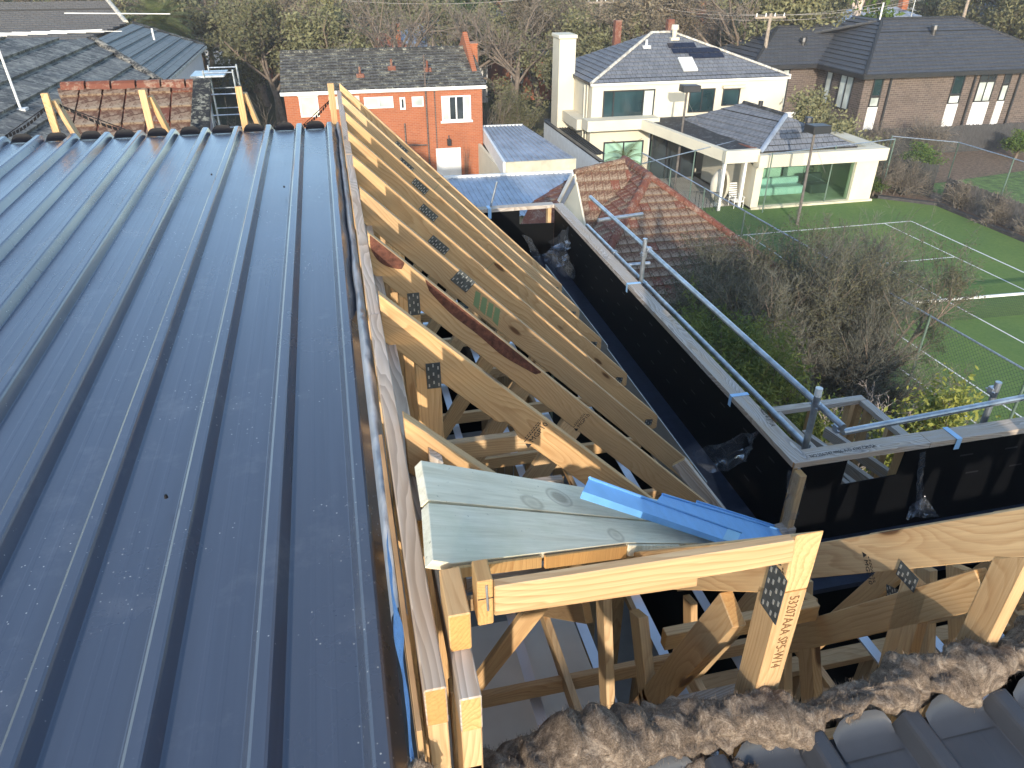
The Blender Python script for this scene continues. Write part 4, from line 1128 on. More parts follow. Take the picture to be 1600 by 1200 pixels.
# ================================================================ red brick house
YR = 40.0
rh = thing('brick_house', 'two-storey red brick house with lichened grey tile roof', 'house', (2.6, 43, GZ))
x0, x1 = -2.40, 7.62; ze = -6.30
MB().box((x0, YR, GZ), (x1, YR+0.25, ze)).build('wall', M['brick_red'], rh)
MB().box((x1-0.25, YR+0.252, GZ), (x1, YR+8, ze)).build('wall', M['brick_red'], rh)
MB().box((x0, YR+0.252, GZ), (x0+0.25, YR+8, ze)).build('wall', M['brick_red'], rh)
MB().box((x0+0.252, YR+7.75, GZ), (x1-0.252, YR+8, ze)).build('wall', M['brick_red'], rh)
MB().box((x0-0.16, YR-0.16, ze-0.02), (x1+0.2, YR-0.04, ze+0.14)).build('gutter', M['white'], rh)
MB().prism([(x1-0.26, YR+0.26, ze), (x1-0.26, YR+7.7, ze), (x1-0.26, YR+4, ze+2.3)], (0.25, 0, 0)).build('gable', M['brick_red'], rh)
yr = YR+4.0; zr = (2.638, 44.000, -4.828)[2]
roof_face(rh, [(x0-0.12, YR-0.12, ze+0.15), (x1+0.2, YR-0.12, ze+0.15), (x1+0.2, yr, zr), (x0-0.12, yr, zr)], M['tile_lichen'], 0.33, 0.05, tile_w=0.30, jitter=0.008)
roof_face(rh, [(x0-0.12, YR+8.12, ze+0.15), (x1+0.2, YR+8.12, ze+0.15), (x1+0.2, yr+0.01, zr), (x0-0.12, yr+0.01, zr)], M['tile_lichen'], 0.33, 0.04)
ridge_cap(rh, (x0-0.1, yr, zr+0.06), (x1+0.18, yr, zr+0.06), M['tile_lichen'], 0.13)
MB().box((x1-0.02, yr-0.9, zr-1.6), (x1+0.38, yr+0.1, zr+0.25)).box((x1-0.06, yr-0.95, zr+0.251), (x1+0.42, yr+0.15, zr+0.33)).build('chimney', M['brick_red'], rh)
for (px, py) in [(562, 118), (611, 108), (666, 112)]:
    fr_ = (136-py)/58.0; y = YR-0.1+fr_*4.0; z = ze+0.15+fr_*(zr-ze-0.15)
    x = {562: (1.471, 41.600, -5.636)[0], 611: (3.159, 42.200, -5.454)[0], 666: (4.998, 42.000, -5.578)[0]}[px]
    MB().box((x-0.2, y-0.14, z-0.05), (x+0.2, y+0.14, z+0.17)).tube((x, y, z+0.17), (x, y, z+0.5), 0.06, 0.06, 8).build('roof_vent', M['terra_clean'], rh)
def RW(pxa, pxb, pya, pyb, **k):
    return None
W0 = (-1.704, 40.000, -6.360); W1 = (-0.780, 40.000, -7.376)
window(rh, 'y', YR, W0[0], W1[0], W1[2], W0[2], M['white'], M['shutter'], fw=0.08)
MB().box((W0[0]-0.05, YR-0.14, W0[2]-0.02), (W1[0]+0.05, YR-0.062, W0[2]+0.14)).build('shutter_box', M['shutter'], rh)
W0 = (-0.249, 40.000, -6.445); W1 = (1.274, 40.000, -7.057)
window(rh, 'y', YR, W0[0], W1[0], W1[2], W0[2], M['shutter'], M['shutter'], fw=0.07)
W0 = (1.488, 40.000, -6.540); W1 = (2.963, 40.000, -7.094)
window(rh, 'y', YR, W0[0], W1[0], W1[2], W0[2], M['white'], M['glass_pale'], cols=((W0[0]+W1[0])/2,))
W0 = (3.297, 40.000, -6.608); W1 = (3.580, 40.000, -7.213)
window(rh, 'y', YR, W0[0], W1[0], W1[2], W0[2], M['white'], M['glass'], fw=0.09)
W0 = (3.922, 40.000, -6.600); W1 = (4.519, 40.000, -7.093)
window(rh, 'y', YR, W0[0], W1[0], W1[2], W0[2], M['white'], M['glass_pale'])
W0 = (5.448, 40.000, -6.626); W1 = (6.997, 40.000, -7.871); wd = W1[0]-W0[0]
window(rh, 'y', YR, W0[0], W1[0], W1[2], W0[2], M['white'], M['glass'], cols=(W0[0]+wd*0.26, W0[0]+wd*0.5, W0[0]+wd*0.76), fw=0.07, panes=[M['glass_pale'], M['glass'], M['glass'], M['glass_pale']], sill=True)
W0 = (5.038, 40.000, -9.267); W1 = (6.374, 40.000, -10.818)
d = MB().box((W0[0], YR-0.07, GZ), (W1[0], YR, W0[2])).build('door_frame', M['white'], rh)
for s in (0, 1):
    a = W0[0]+0.09+s*((W1[0]-W0[0])/2-0.06); b = a+(W1[0]-W0[0])/2-0.12
    MB().box((a, YR-0.10, GZ+0.1), (b, YR-0.071, W0[2]-0.1)).box((a+0.12, YR-0.112, GZ+0.3), (b-0.12, YR-0.1005, W0[2]-0.3)).build('door', M['white'], d)
for px in (665, 679):
    q = (4.649, 40.000, -6.596) if px == 665 else (5.114, 40.000, -6.613)
    if px == 665: MB().tube((q[0], YR-0.09, GZ), (q[0], YR-0.09, zr+0.2), 0.04, 0.04, 8).build('downpipe', M['brick_dark'], rh)
    else: MB().box((q[0]-0.03, YR-0.02, GZ), (q[0]+0.03, YR-0.001, ze-0.03)).build('expansion_joint', M['brick_dark'], rh)
q = (5.748, 40.000, -8.901); MB().box((q[0]-0.1, YR-0.28, q[2]-0.2), (q[0]+0.1, YR-0.05, q[2]+0.12)).tube((q[0], YR-0.16, q[2]+0.12), (q[0], YR-0.1, q[2]+0.3), 0.03).build('wall_lamp', M['blackframe'], rh)
q = (3.466, 40.000, -8.297); MB().tube((q[0], YR-0.06, q[2]+0.4), (q[0], YR-0.06, q[2]-0.7), 0.04).tube((q[0], YR-0.06, q[2]-0.7), (q[0]+1.1, YR-0.06, q[2]-0.75), 0.04).build('waste_pipe', M['brick_dark'], rh)

# ================================================================ cream house
YC = 40.0
ch = thing('cream_house', 'two-storey cream rendered house with blue-grey hipped tile roof', 'house', (19, 45, GZ))
cx0, cx1, cze = 13.70, 25.35, -6.42
cyb = (13.700, 45.880, -6.339)[1]; cyb = max(cyb, 47.0)
MB().box((cx0, YC, GZ), (cx1, YC+0.25, cze)).build('wall', M['cream'], ch)
MB().box((cx0, YC+0.252, GZ), (cx0+0.25, cyb, cze)).build('wall', M['cream'], ch)
MB().box((cx1-0.25, YC+0.252, GZ), (cx1, cyb, cze)).build('wall', M['cream'], ch)
MB().box((cx0+0.252, cyb-0.25, GZ), (cx1-0.252, cyb, cze)).build('wall', M['cream'], ch)
MB().box((cx0-0.14, YC-0.14, cze), (cx1+0.14, YC-0.03, cze+0.12)).build('gutter', M['white'], ch)
MB().box((cx0-0.14, YC-0.029, cze), (cx0-0.03, cyb, cze+0.12)).build('gutter', M['blackframe'], ch)
apz = cze+0.12+2.05
yra = (YC+cyb)/2
A1, A2 = (18.3, yra, apz), (19.6, yra, apz)
e0, e1, e2, e3 = (cx0-0.14, YC-0.14, cze+0.12), (cx1+0.14, YC-0.14, cze+0.12), (cx1+0.14, cyb+0.14, cze+0.12), (cx0-0.14, cyb+0.14, cze+0.12)
roof_face(ch, [e0, e1, A2, A1], M['tile_slate'], 0.34, 0.04)
roof_face(ch, [e3, e0, A1], M['tile_slate'], 0.34, 0.04)
roof_face(ch, [e1, e2, A2], M['tile_slate'], 0.34, 0.04)
roof_face(ch, [e2, e3, A1, A2], M['tile_slate'], 0.34, 0.04)
for a, b in ((e0, A1), (e1, A2), (A1, A2)): ridge_cap(ch, V(a)+V(0, 0, 0.06), V(b)+V(0, 0, 0.06), M['mortar'], 0.09, 0.40)
# solar tiles, skylight, vents on the front slope
def onfront(x, fr_): return V(x, YC-0.14+fr_*(yra-YC+0.14), cze+0.12+fr_*(apz-cze-0.12))
sl = (V(A1)-V(0, 0, 0)-onfront(18.3, 0)).normalized()
def slab(parent, name, x, fr_, w, l, th, m):
    p = onfront(x, fr_); n_ = V(1, 0, 0).cross(sl).normalized()
    return MB().prism([p+n_*0.07, p+V(w, 0, 0)+n_*0.07, p+V(w, 0, 0)+sl*l+n_*0.07, p+sl*l+n_*0.07], n_*th).build(name, m, parent)
r5 = random.Random(2)
for row, (xa, xb) in enumerate([(19.9, 22.0), (19.0, 21.7), (18.9, 20.4)]):
    xx = xa
    while xx < xb:
        slab(ch, 'solar_tile', xx, 0.42+0.115*row, 0.40, 0.42, 0.02, M['solar']); xx += 0.42
slab(ch, 'skylight', 19.1, 0.16, 0.85, 1.1, 0.09, M['white'])
p = onfront(19.5, 0.86); MB().tube(p, p+V(0, 0, 0.5), 0.10, 0.16, 10).tube(p+V(0, 0, 0.5), p+V(0, 0, 0.75), 0.22, 0.2, 12).box(p+V(-0.25, -0.2, -0.05), p+V(0.25, 0.2, 0.1)).build('whirlybird_vent', M['cream'], ch)
p = onfront(17.6, 0.70); MB().box(p+V(-0.22, -0.15, -0.05), p+V(0.22, 0.15, 0.1)).tube(p, p+V(0, 0, 0.4), 0.07).build('roof_vent', M['white'], ch)
for xx in (17.0, 20.4): MB().box((xx, yra+2.5, apz-1.0), (xx+0.4, yra+2.9, apz+0.5)).build('chimney_pot', M['terra_clean'], ch)
# chimney on the left wall
cp = (12.856, 44.000, -4.583)
MB().box((cx0-0.98, 43.2, GZ), (cx0-0.002, 44.6, -4.4)).box((cx0-1.05, 43.12, -4.399), (cx0+0.05, 44.68, -4.2)).build('chimney', M['cream'], ch, bevel=0.03)
W0 = (14.339, 40.000, -6.693); W1 = (17.339, 40.000, -8.774); wd = W1[0]-W0[0]
window(ch, 'y', YC, W0[0], W1[0], W1[2], W0[2], M['blackframe'], M['glass_teal'], cols=(W0[0]+wd*0.2, W0[0]+wd*0.78), panes=[M['glass_teal'], M['glass_teal'], M['glass_pale']], fw=0.07)
W0 = (19.413, 40.000, -6.773); W1 = (20.960, 40.000, -8.027)
window(ch, 'y', YC, W0[0], W1[0], W1[2], W0[2], M['blackframe'], M['glass_teal'], cols=((W0[0]+W1[0])/2,), fw=0.06, sill=False)
W0 = (21.444, 40.000, -6.845); W1 = (22.507, 40.000, -7.742)
window(ch, 'y', YC, W0[0], W1[0], W1[2], W0[2], M['blackframe'], M['glass_teal'], fw=0.06)
MB().box((W0[0]-0.1, YC-0.25, W0[2]+0.06), (W1[0]+0.2, YC, W0[2]+0.2)).build('awning', M['shutter'], ch)
W0 = (14.523, 40.000, -9.408)
window(ch, 'y', YC, W0[0], W0[0]+2.4, GZ+0.05, W0[2], M['blackframe'], M['glass_green'], cols=(W0[0]+1.2,), fw=0.08)
window(ch, 'y', YC, 17.2, 19.6, GZ+0.9, -8.95, M['white'], M['glass'], cols=(18.4,), fw=0.08)
# ledge below the upper window and flat patio canopy
B0 = (13.007, 39.000, -8.242)
MB().box((13.2, 39.0, -8.60), (17.35, YC-0.002, -8.05)).build('ledge', M['cream'], ch)
MB().box((13.0, 40.3, -8.75), (13.68, 44.0, -8.2)).build('side_ledge', M['cream'], ch)
for x in (13.45, 13.62): MB().tube((x-0.02, 40.5, GZ), (x-0.02, 40.5, cze), 0.04).build('downpipe', M['cream'], ch)
cn = thing('patio_canopy', 'flat grey patio roof with deep cream fascia on white posts', 'canopy', (18.5, 36, GZ))
MB().prism([(16.6, 39.9, -8.25), (21.0, 39.9, -8.25), (20.6, 33.2, -8.62), (18.55, 33.2, -8.62)], (0, 0, 0.05)).build('roof_sheet', M['tile_slate'], cn)
MB().prism([(16.3, 39.0, -8.62), (16.55, 39.0, -8.62), (18.55, 33.05, -9.02), (18.25, 33.05, -9.02)], (0, 0, 0.52)).build('fascia', M['cream'], cn)
MB().box((18.2, 32.75, -9.06), (20.0, 33.04, -8.46)).build('fascia', M['cream'], cn)
for (x, y) in ((18.35, 33.0), (19.65, 33.3)): MB().box((x-0.07, y-0.05, GZ), (x+0.07, y+0.09, -9.06)).build('post', M['white'], cn)
# garden room by the court
YP = 33.0
pr_ = thing('garden_room', 'cream flat-fronted garden room with green glass wall by court', 'house', (23.8, 36, GZ))
MB().box((19.95, YP-0.45, -9.32), (27.15, YP+0.1, -8.72)).build('fascia', M['cream'], pr_)
MB().box((26.2, YP+0.102, -9.32), (27.15, YP+5, -8.72)).build('fascia', M['cream'], pr_)
MB().box((20.0, YP-0.2, GZ), (20.4, YP+0.2, -9.321)).build('column', M['cream'], pr_)
MB().box((25.65, YP-0.2, GZ), (26.9, YP+0.25, -9.321)).build('wall', M['cream'], pr_)
MB().box((20.0, YP+0.21, GZ), (20.15, YP+5.5, -9.321)).build('wall', M['cream'], pr_)
MB().box((26.7, YP+0.26, GZ), (26.9, YP+5.5, -9.321)).build('wall', M['cream'], pr_)
MB().box((20.16, YP+5.3, GZ), (26.69, YP+5.5, -9.321)).build('back_wall', M['white'], pr_)
MB().box((20.0, YP-0.3, GZ), (27.0, YP+5.5, GZ+0.14)).build('plinth', M['cream_dirty'], pr_)
MB().box((20.41, YP-0.02, -11.34), (25.64, YP+0.0, -9.33)).build('glass_wall', M['tintglass'], pr_)
MB().box((20.41, YP-0.08, -9.42), (25.64, YP+0.06, -9.33)).build('door_rail', M['white'], pr_)
for k, (x, y, z0, sx, sy, sz, mm, lab) in enumerate([(21.0, 34.4, -11.35, 3.0, 0.9, 0.75, 'palewall', 'pale ribbed sofa behind the green glass wall'), (22.0, 36.0, -11.35, 1.5, 0.6, 1.9, 'white', 'white cabinet inside the garden room'),
                                              (24.3, 36.6, -11.35, 1.1, 0.5, 1.9, 'white', 'second white cabinet further right inside the garden room'), (24.3, 34.2, -11.35, 1.0, 1.0, 0.9, 'fence_dark', 'dark armchair behind the green glass wall')]):
    t = thing(('sofa', 'cabinet', 'cabinet', 'armchair')[k], lab, ('sofa', 'cabinet', 'cabinet', 'armchair')[k], (x, y, z0))
    MB().box((x, y, z0), (x+sx, y+sy, z0+sz*0.55)).build('base', M[mm], t, bevel=0.04)
    if k in (0, 3):
        MB().box((x, y+sy*0.7, z0+sz*0.551), (x+sx, y+sy, z0+sz)).build('backrest', M[mm], t, bevel=0.05)
        for q in range(6 if k == 0 else 1): MB().box((x+0.05+q*0.48, y-0.03, z0+0.05), (x+0.45+q*0.48, y-0.001, z0+sz*0.5)).build('cushion', M[mm], t, bevel=0.02)
    else:
        MB().box((x, y, z0+sz*0.551), (x+sx, y+sy, z0+sz)).build('door', M[mm], t, bevel=0.02)
# hip roof over the garden room
g0, g1, g2 = (18.9, 33.4, -8.66), (25.9, 33.1, -8.66), (26.4, 38.6, -8.66)
gr0, gr1, gA, gD = (21.462, 37.567, -7.186), (22.216, 34.565, -7.322), (20.168, 32.997, -8.661), (17.775, 39.956, -8.681)
roof_face(pr_, [gD, gA, gr1, gr0], M['tile_slate'], 0.46, 0.05)
roof_face(pr_, [gA, (25.6, gA[1], gA[2]), gr1], M['tile_slate'], 0.34, 0.04)
roof_face(pr_, [(25.6, gA[1], gA[2]), (26.4, 38.6, gA[2]), gr0, gr1], M['tile_slate'], 0.34, 0.04)
ridge_cap(pr_, V(gA)+V(0, 0, 0.06), V(gr1)+V(0, 0, 0.08), M['corrug'], 0.12)
ridge_cap(pr_, V(gr0)+V(0, 0, 0.06), V(gr1)+V(0, 0, 0.06), M['tile_slate'], 0.12)
ridge_cap(pr_, V(gD).lerp(V(gA), 0.35)+V(0, 0, 0.06), V(gA)+V(-0.1, 0.3, 0.06), M['terra_clean'], 0.17)
p = V(gr1); MB().tube(p+V(0.6, -1.1, -0.6), p+V(0.6, -1.1, -0.1), 0.14, 0.14, 10).tube(p+V(0.6, -1.1, -0.1), p+V(0.6, -1.1, 0.12), 0.22, 0.2, 10).build('roof_vent', M['blackframe'], pr_)
p = V(gr0).lerp(V(gr1), 0.4); MB().tube(p, p+V(0, 0, 0.35), 0.12, 0.12, 10).build('roof_vent', M['blackframe'], pr_)

# ================================================================ dark brick house on the right
YD = 42.0
dh = thing('dark_house', 'brown brick two-storey house with charcoal hipped tile roof', 'house', (38, 47, GZ))
ze = -6.72; dx0, dx1 = 32.0, 47.5
MB().box((dx0, YD, GZ), (dx1, YD+0.3, ze)).build('wall', M['brick_dark'], dh)
MB().box((dx0, YD+0.302, GZ), (dx0+0.3, 52.8, ze)).build('wall', M['brick_dark'], dh)
MB().box((27.2, 47.0, GZ), (dx0-0.002, 47.3, ze)).build('wall', M['brick_dark'], dh)
MB().box((27.2, 47.302, GZ), (27.5, 52.8, ze)).build('wall', M['brick_dark'], dh)
MB().box((27.2, 52.802, GZ), (dx1, 53.1, ze)).build('wall', M['brick_dark'], dh)
MB().box((dx1-0.3, YD+0.302, GZ), (dx1, 52.8, ze)).build('wall', M['brick_dark'], dh)
o_ = 0.45; zt = ze+0.05
D = lambda x, y, z=zt: (x, y, z)
rz_ = zt+2.55; ym = 47.2
roof_face(dh, [D(dx0-o_, YD-o_), D(dx1+o_, YD-o_), D(42.2, ym, rz_), D(36.2, ym, rz_)], M['tile_dark'], 0.42, 0.06)
roof_face(dh, [D(dx0-o_, YD-o_), D(36.2, ym, rz_), D(36.2, ym+3, rz_), D(dx0-o_, ym+3)], M['tile_dark'], 0.42, 0.06)
roof_face(dh, [D(dx1+o_, YD-o_), D(dx1+o_, 53.5), D(42.2, ym, rz_)], M['tile_dark'], 0.42, 0.06)
roof_face(dh, [D(27.2-o_, 53.5), D(dx1+o_, 53.5), D(42.2, ym+0.01, rz_), D(36.2, ym+0.01, rz_)], M['tile_dark'], 0.42, 0.06)
lz = zt+1.95
roof_face(dh, [D(27.2-o_, 47.0-o_), D(dx0+2, 47.0-o_), D(36.0, 50.1, lz), D(30.3, 50.1, lz)], M['tile_dark'], 0.42, 0.06)
roof_face(dh, [D(27.2-o_, 53.5), D(27.2-o_, 47.0-o_), D(30.3, 50.1, lz)], M['tile_dark'], 0.42, 0.06)
for a, b in ((D(dx0-o_, YD-o_), D(36.2, ym, rz_)), (D(36.2, ym, rz_), D(42.2, ym, rz_)), (D(42.2, ym, rz_), D(dx1+o_, YD-o_)), (D(27.2-o_, 47.0-o_), D(30.3, 50.1, lz)), (D(30.3, 50.1, lz), D(34.4, 50.1, lz))):
    ridge_cap(dh, V(a)+V(0, 0, 0.06), V(b)+V(0, 0, 0.06), M['tile_dark'], 0.11)
MB().box((dx0-o_-0.1, YD-o_-0.12, ze-0.16), (dx1+o_, YD-o_+0.02, ze+0.09)).build('gutter', M['blackframe'], dh)
MB().box((dx0-o_-0.1, YD-o_+0.021, ze-0.16), (dx0-o_+0.02, 47.0-o_, ze+0.09)).build('gutter', M['blackframe'], dh)
MB().box((27.2-o_-0.1, 47.0-o_-0.12, ze-0.16), (dx0-o_-0.101, 47.0-o_+0.02, ze+0.09)).build('gutter', M['blackframe'], dh)
MB().box((dx0-o_, YD-o_+0.03, ze-0.05), (dx1+o_, YD+0.1, ze-0.02)).build('soffit', M['blackframe'], dh)
for x, y, z in ((38.9, 45.4, rz_-0.75), (31.4, 48.4, lz-1.0)):
    MB().tube((x, y, z-0.2), (x, y, z+0.25), 0.16, 0.16, 10).tube((x, y, z+0.25), (x, y, z+0.5), 0.25, 0.22, 10).build('roof_vent', M['blackframe'], dh)
MB().tube((36.0, ym, rz_), (36.0, ym, rz_+1.0), 0.05).build('roof_pipe', M['white'], dh)
mb = MB().tube((38.6, ym+0.3, rz_-0.1), (38.6, ym+0.3, rz_+1.5), 0.03)
for k in range(6): mb.tube((38.0, ym+0.2*k, rz_+1.3), (39.4, ym+0.2*k, rz_+1.3), 0.015, 0.015, 4)
mb.tube((38.7, ym-0.1, rz_+1.3), (38.7, ym+1.3, rz_+1.3), 0.02); mb.build('antenna', M['galv'], dh)
for (xa, xb, zs, cols) in [(32.62, 33.32, (-6.9, -8.0, -8.62), ()), (38.40, 39.25, (-6.9, -8.1, -8.65), ()), (40.35, 41.60, (-6.9, -7.35, -8.62), (40.97,)), (42.2, 42.75, (-6.9, -7.6, -8.62), ())]:
    window(dh, 'y', YD, xa, xb, zs[1], zs[0], M['blackframe'], M['glass'] if xa > 40 else M['glass_teal'], cols=cols, fw=0.08)
    window(dh, 'y', YD, xa, xb, zs[2], zs[1]-0.003, M['blackframe'], M['glass_pale'], cols=cols, fw=0.07)
    MB().box((xa, YD-0.05, GZ+0.3), (xb, YD, zs[2]-0.004)).build('white_panel', M['whitewall'], dh)
for x in (33.75, 39.9, 43.3): MB().box((x, YD-0.11, GZ), (x+0.12, YD-0.001, ze-0.17)).build('downpipe', M['blackframe'], dh)
window(dh, 'y', 47.0, 28.0, 29.9, -9.6, -6.95, M['blackframe'], M['glass_pale'], cols=(28.7, 29.4), panes=[M['glass_pale'], M['glass'], M['glass_pale']], fw=0.08)
window(dh, 'x', dx0, 43.0, 44.4, -9.0, -6.95, M['blackframe'], M['glass_pale'], cols=(43.7,), fw=0.08)
window(dh, 'x', dx0, 45.2, 45.9, -9.0, -6.95, M['blackframe'], M['glass_pale'], fw=0.08)
MB().box((27.6, 46.9, GZ), (31.9, 46.998, -9.7)).build('render_panel', M['whitewall'], dh)

# ================================================================ terracotta house below the parapet
th_ = thing('terracotta_house', 'low house with mossy terracotta hipped roof and orange ridge caps', 'house', (10, 22, GZ))
PA = V(10.28, 23.53, -6.8); PB = V(10.28, 26.0, -6.8)
EL, ER = V(6.1, 18.5, -9.2), V(13.7, 18.5, -9.2)
rt_ = random.Random(5)
terr = lambda r_: M['terra'] if r_.random() < 0.86 else M['terra_clean']
roof_face(th_, [EL, ER, PA], terr, 0.36, 0.035, tile_w=0.31, single=True, stagger=0.0, gap=0.02, jitter=0.006, under=M['terra_clean'], maxn=230, seed=3)
E2 = V(14.0, 29.5, -9.2)
roof_face(th_, [ER, E2, PB, PA], M['terra_clean'], 0.36, 0.035, tile_w=0.31, under=M['terra_clean'])
ga = V(7.8, 24.2, -6.72)
nW = (0, -0.73, 0.68)
W1p = [(7.796, 24.236, -6.682), (9.683, 24.454, -6.447), (9.856, 24.060, -6.870), (8.206, 22.752, -8.274), (7.802, 22.266, -8.796)]
F2p = [(10.280, 25.971, -6.800), (10.278, 23.531, -6.801), (7.311, 20.109, -8.235), (7.201, 20.842, -8.288), (8.001, 22.212, -7.902)]
terr2 = lambda r_: M['terra_clean'] if r_.random() < 0.7 else M['terra']
roof_face(th_, W1p, terr, 0.36, 0.035, tile_w=0.31, single=True, stagger=0.0, gap=0.02, jitter=0.006, under=M['terra_clean'], seed=4)
roof_face(th_, F2p, terr2, 0.36, 0.035, tile_w=0.31, single=True, stagger=0.0, gap=0.02, jitter=0.006, under=M['terra_clean'], seed=5)
ridge_cap(th_, PA+V(0, 0, 0.08), EL+V(0, 0, 0.08), M['terra_clean'], 0.15, 0.40, joined=False)
ridge_cap(th_, PA+V(0, 0, 0.08), ER+V(0, 0, 0.08), M['terra_clean'], 0.13, 0.40, joined=False)
ridge_cap(th_, PB+V(0, 0, 0.08), PA+V(0, 0, 0.08), M['terra_clean'], 0.15, 0.40, joined=False)
ridge_cap(th_, V(W1p[0])+V(0, 0, 0.05), V(W1p[1])+V(0, 0, 0.05), M['terra'], 0.12, 0.40, joined=False)
GW = [(7.780, 24.180, -6.710), (7.780, 26.055, -8.422), (7.780, 23.229, -9.051), (7.780, 22.145, -8.704)]
MB().prism(GW, (0.06, 0, 0)).build('gable_wall', M['cream'], th_)
beam('barge_board', V(GW[0])+V(-0.05, 0, 0.02), V(GW[1])+V(-0.05, 0, 0.02), (1, 0, 0), 0.05, 0.16, M['white'], th_)
beam('gable_flashing', V(GW[0])+V(-0.02, -0.15, -0.18), V(GW[1])+V(-0.02, -0.2, -0.1), (1, 0, 0), 0.03, 0.22, M['corrug'], th_)
# lower roof left of the gable
LR = [(6.513, 25.500, -8.095), (7.638, 25.500, -8.221), (9.115, 28.400, -7.983), (8.728, 28.000, -8.059)]
roof_face(th_, LR, terr2, 0.36, 0.035, tile_w=0.31, single=True, stagger=0.0, gap=0.02, under=M['terra_clean'], seed=6)
roof_face(th_, [(4.629, 23.000, -9.912), (7.259, 21.500, -9.544), (7.633, 25.400, -8.190), (6.536, 25.400, -8.066)], terr2, 0.36, 0.035, tile_w=0.31, single=True, stagger=0.0, gap=0.02, under=M['terra_clean'], seed=7)
MB().box((6.4, 18.8, GZ), (13.4, 19.0, -9.25)).box((6.4, 19.002, GZ), (6.6, 26, -9.25)).box((13.2, 19.002, GZ), (13.4, 29, -9.25)).build('wall', M['cream_dirty'], th_)

# ================================================================ metal roofed sheds
def ribbed(parent, a, b, c, d, m, n, h=0.05, name='roof_sheet'):
    """ribs run from edge ab to edge dc"""
    a, b, c, d = map(V, (a, b, c, d)); nn = (b-a).cross(d-a).normalized(); nn = nn if nn.z > 0 else -nn
    vs = []; fs = []
    prof = []
    for k in range(n):
        prof += [(k/n, 0), ((k+0.62)/n, 0), ((k+0.70)/n, h), ((k+0.92)/n, h)]
    prof.append((1, 0))
    for t, z in prof: vs += [a.lerp(b, t)+nn*z, d.lerp(c, t)+nn*z]
    for i in range(len(prof)-1): fs.append((2*i, 2*i+2, 2*i+3, 2*i+1))
    me = mesh(vs, fs); me.materials.append(m); return obj(name, me, parent)
sa = thing('flat_garage', 'cream flat-roofed garage with aged corrugated roof beside brick house', 'garage', (8.9, 36, GZ))
ga_ = [(7.834, 41.162, -8.500), (10.084, 40.989, -8.500), (10.740, 33.281, -8.550), (7.390, 33.325, -8.550)]
ribbed(sa, ga_[0], ga_[1], ga_[2], ga_[3], M['corrug_old'], 11)
c_ = [V(p) for p in ga_]
for i, j in ((3, 2), (0, 3), (0, 1)):
    d = (c_[j]-c_[i]); s = V(0, 0, -0.62)
    MB().prism([c_[i]+V(0, 0, 0.06), c_[j]+V(0, 0, 0.06), c_[j]+s, c_[i]+s], (V(0, -0.12, 0) if i == 3 else (V(-0.12, 0, 0) if j == 3 else V(0, 0.12, 0)))).build('fascia', M['cream_dirty'] if i == 3 else M['white'], sa)
MB().box((7.5, 33.0, GZ), (10.55, 33.15, -9.13)).build('wall', M['cream_dirty'], sa)
MB().box((7.35, 33.4, GZ), (7.5, 41, -9.13)).build('wall', M['cream'], sa)
sb = thing('shed', 'low shed with blue-grey corrugated roof in front of garage', 'shed', (7, 29, GZ))
sbp = [(4.430, 31.522, -8.600), (10.006, 31.201, -8.600), (9.421, 30.225, -8.700), (5.370, 27.759, -8.950)]
ribbed(sb, sbp[0], sbp[1], V(sbp[1])+V(0.1, -4.4, -0.4), V(sbp[0])+V(0.1, -4.4, -0.4), M['corrug'], 26, 0.03)
mb = MB().prism([V(sbp[0])+V(-0.2, 0, 0), V(sbp[1]), V(sbp[1])+V(0, 0.12, 0), V(sbp[0])+V(-0.2, 0.12, 0)], (0, 0, 0.10)); mb.build('gutter', M['white'], sb)
MB().box((4.7, 27.4, GZ), (8.4, 27.5, -9.1)).box((4.6, 27.5, GZ), (4.7, 31.6, -8.8)).box((8.4, 27.5, GZ), (8.5, 31.6, -8.8)).build('wall', M['cream_dirty'], sb)
pwall = thing('side_wall', 'pale blue-grey panel wall with dark capping beside the cream house', 'wall', (12.4, 39, GZ))
w0, w1 = V((12.178, 44.186, -9.000)), V((12.304, 34.161, -9.000))
MB().prism([(w0.x, w0.y, GZ), (w1.x, w1.y, GZ), (w1.x, w1.y, -9.0), (w0.x, w0.y, -9.0)], (0.14, 0, 0)).build('panel', M['palewall'], pwall)
MB().prism([(w0.x-0.03, w0.y, -8.999), (w1.x-0.03, w1.y, -8.999), (w1.x-0.03, w1.y, -8.93), (w0.x-0.03, w0.y, -8.93)], (0.22, 0, 0)).build('capping', M['blackframe'], pwall)
lt_ = thing('lean_to', 'small grey lean-to roof between pale wall and cream house', 'lean-to', (13, 42, GZ))
ribbed(lt_, (12.6, 36.5, -9.2), (13.4, 36.5, -9.2), (13.4, 46, -9.2), (12.6, 46, -9.2), M['tile_dark'], 5, 0.03)
MB().box((12.7, 36.6, GZ), (13.2, 45.9, -9.25)).build('wall', M['cream_dirty'], lt_)

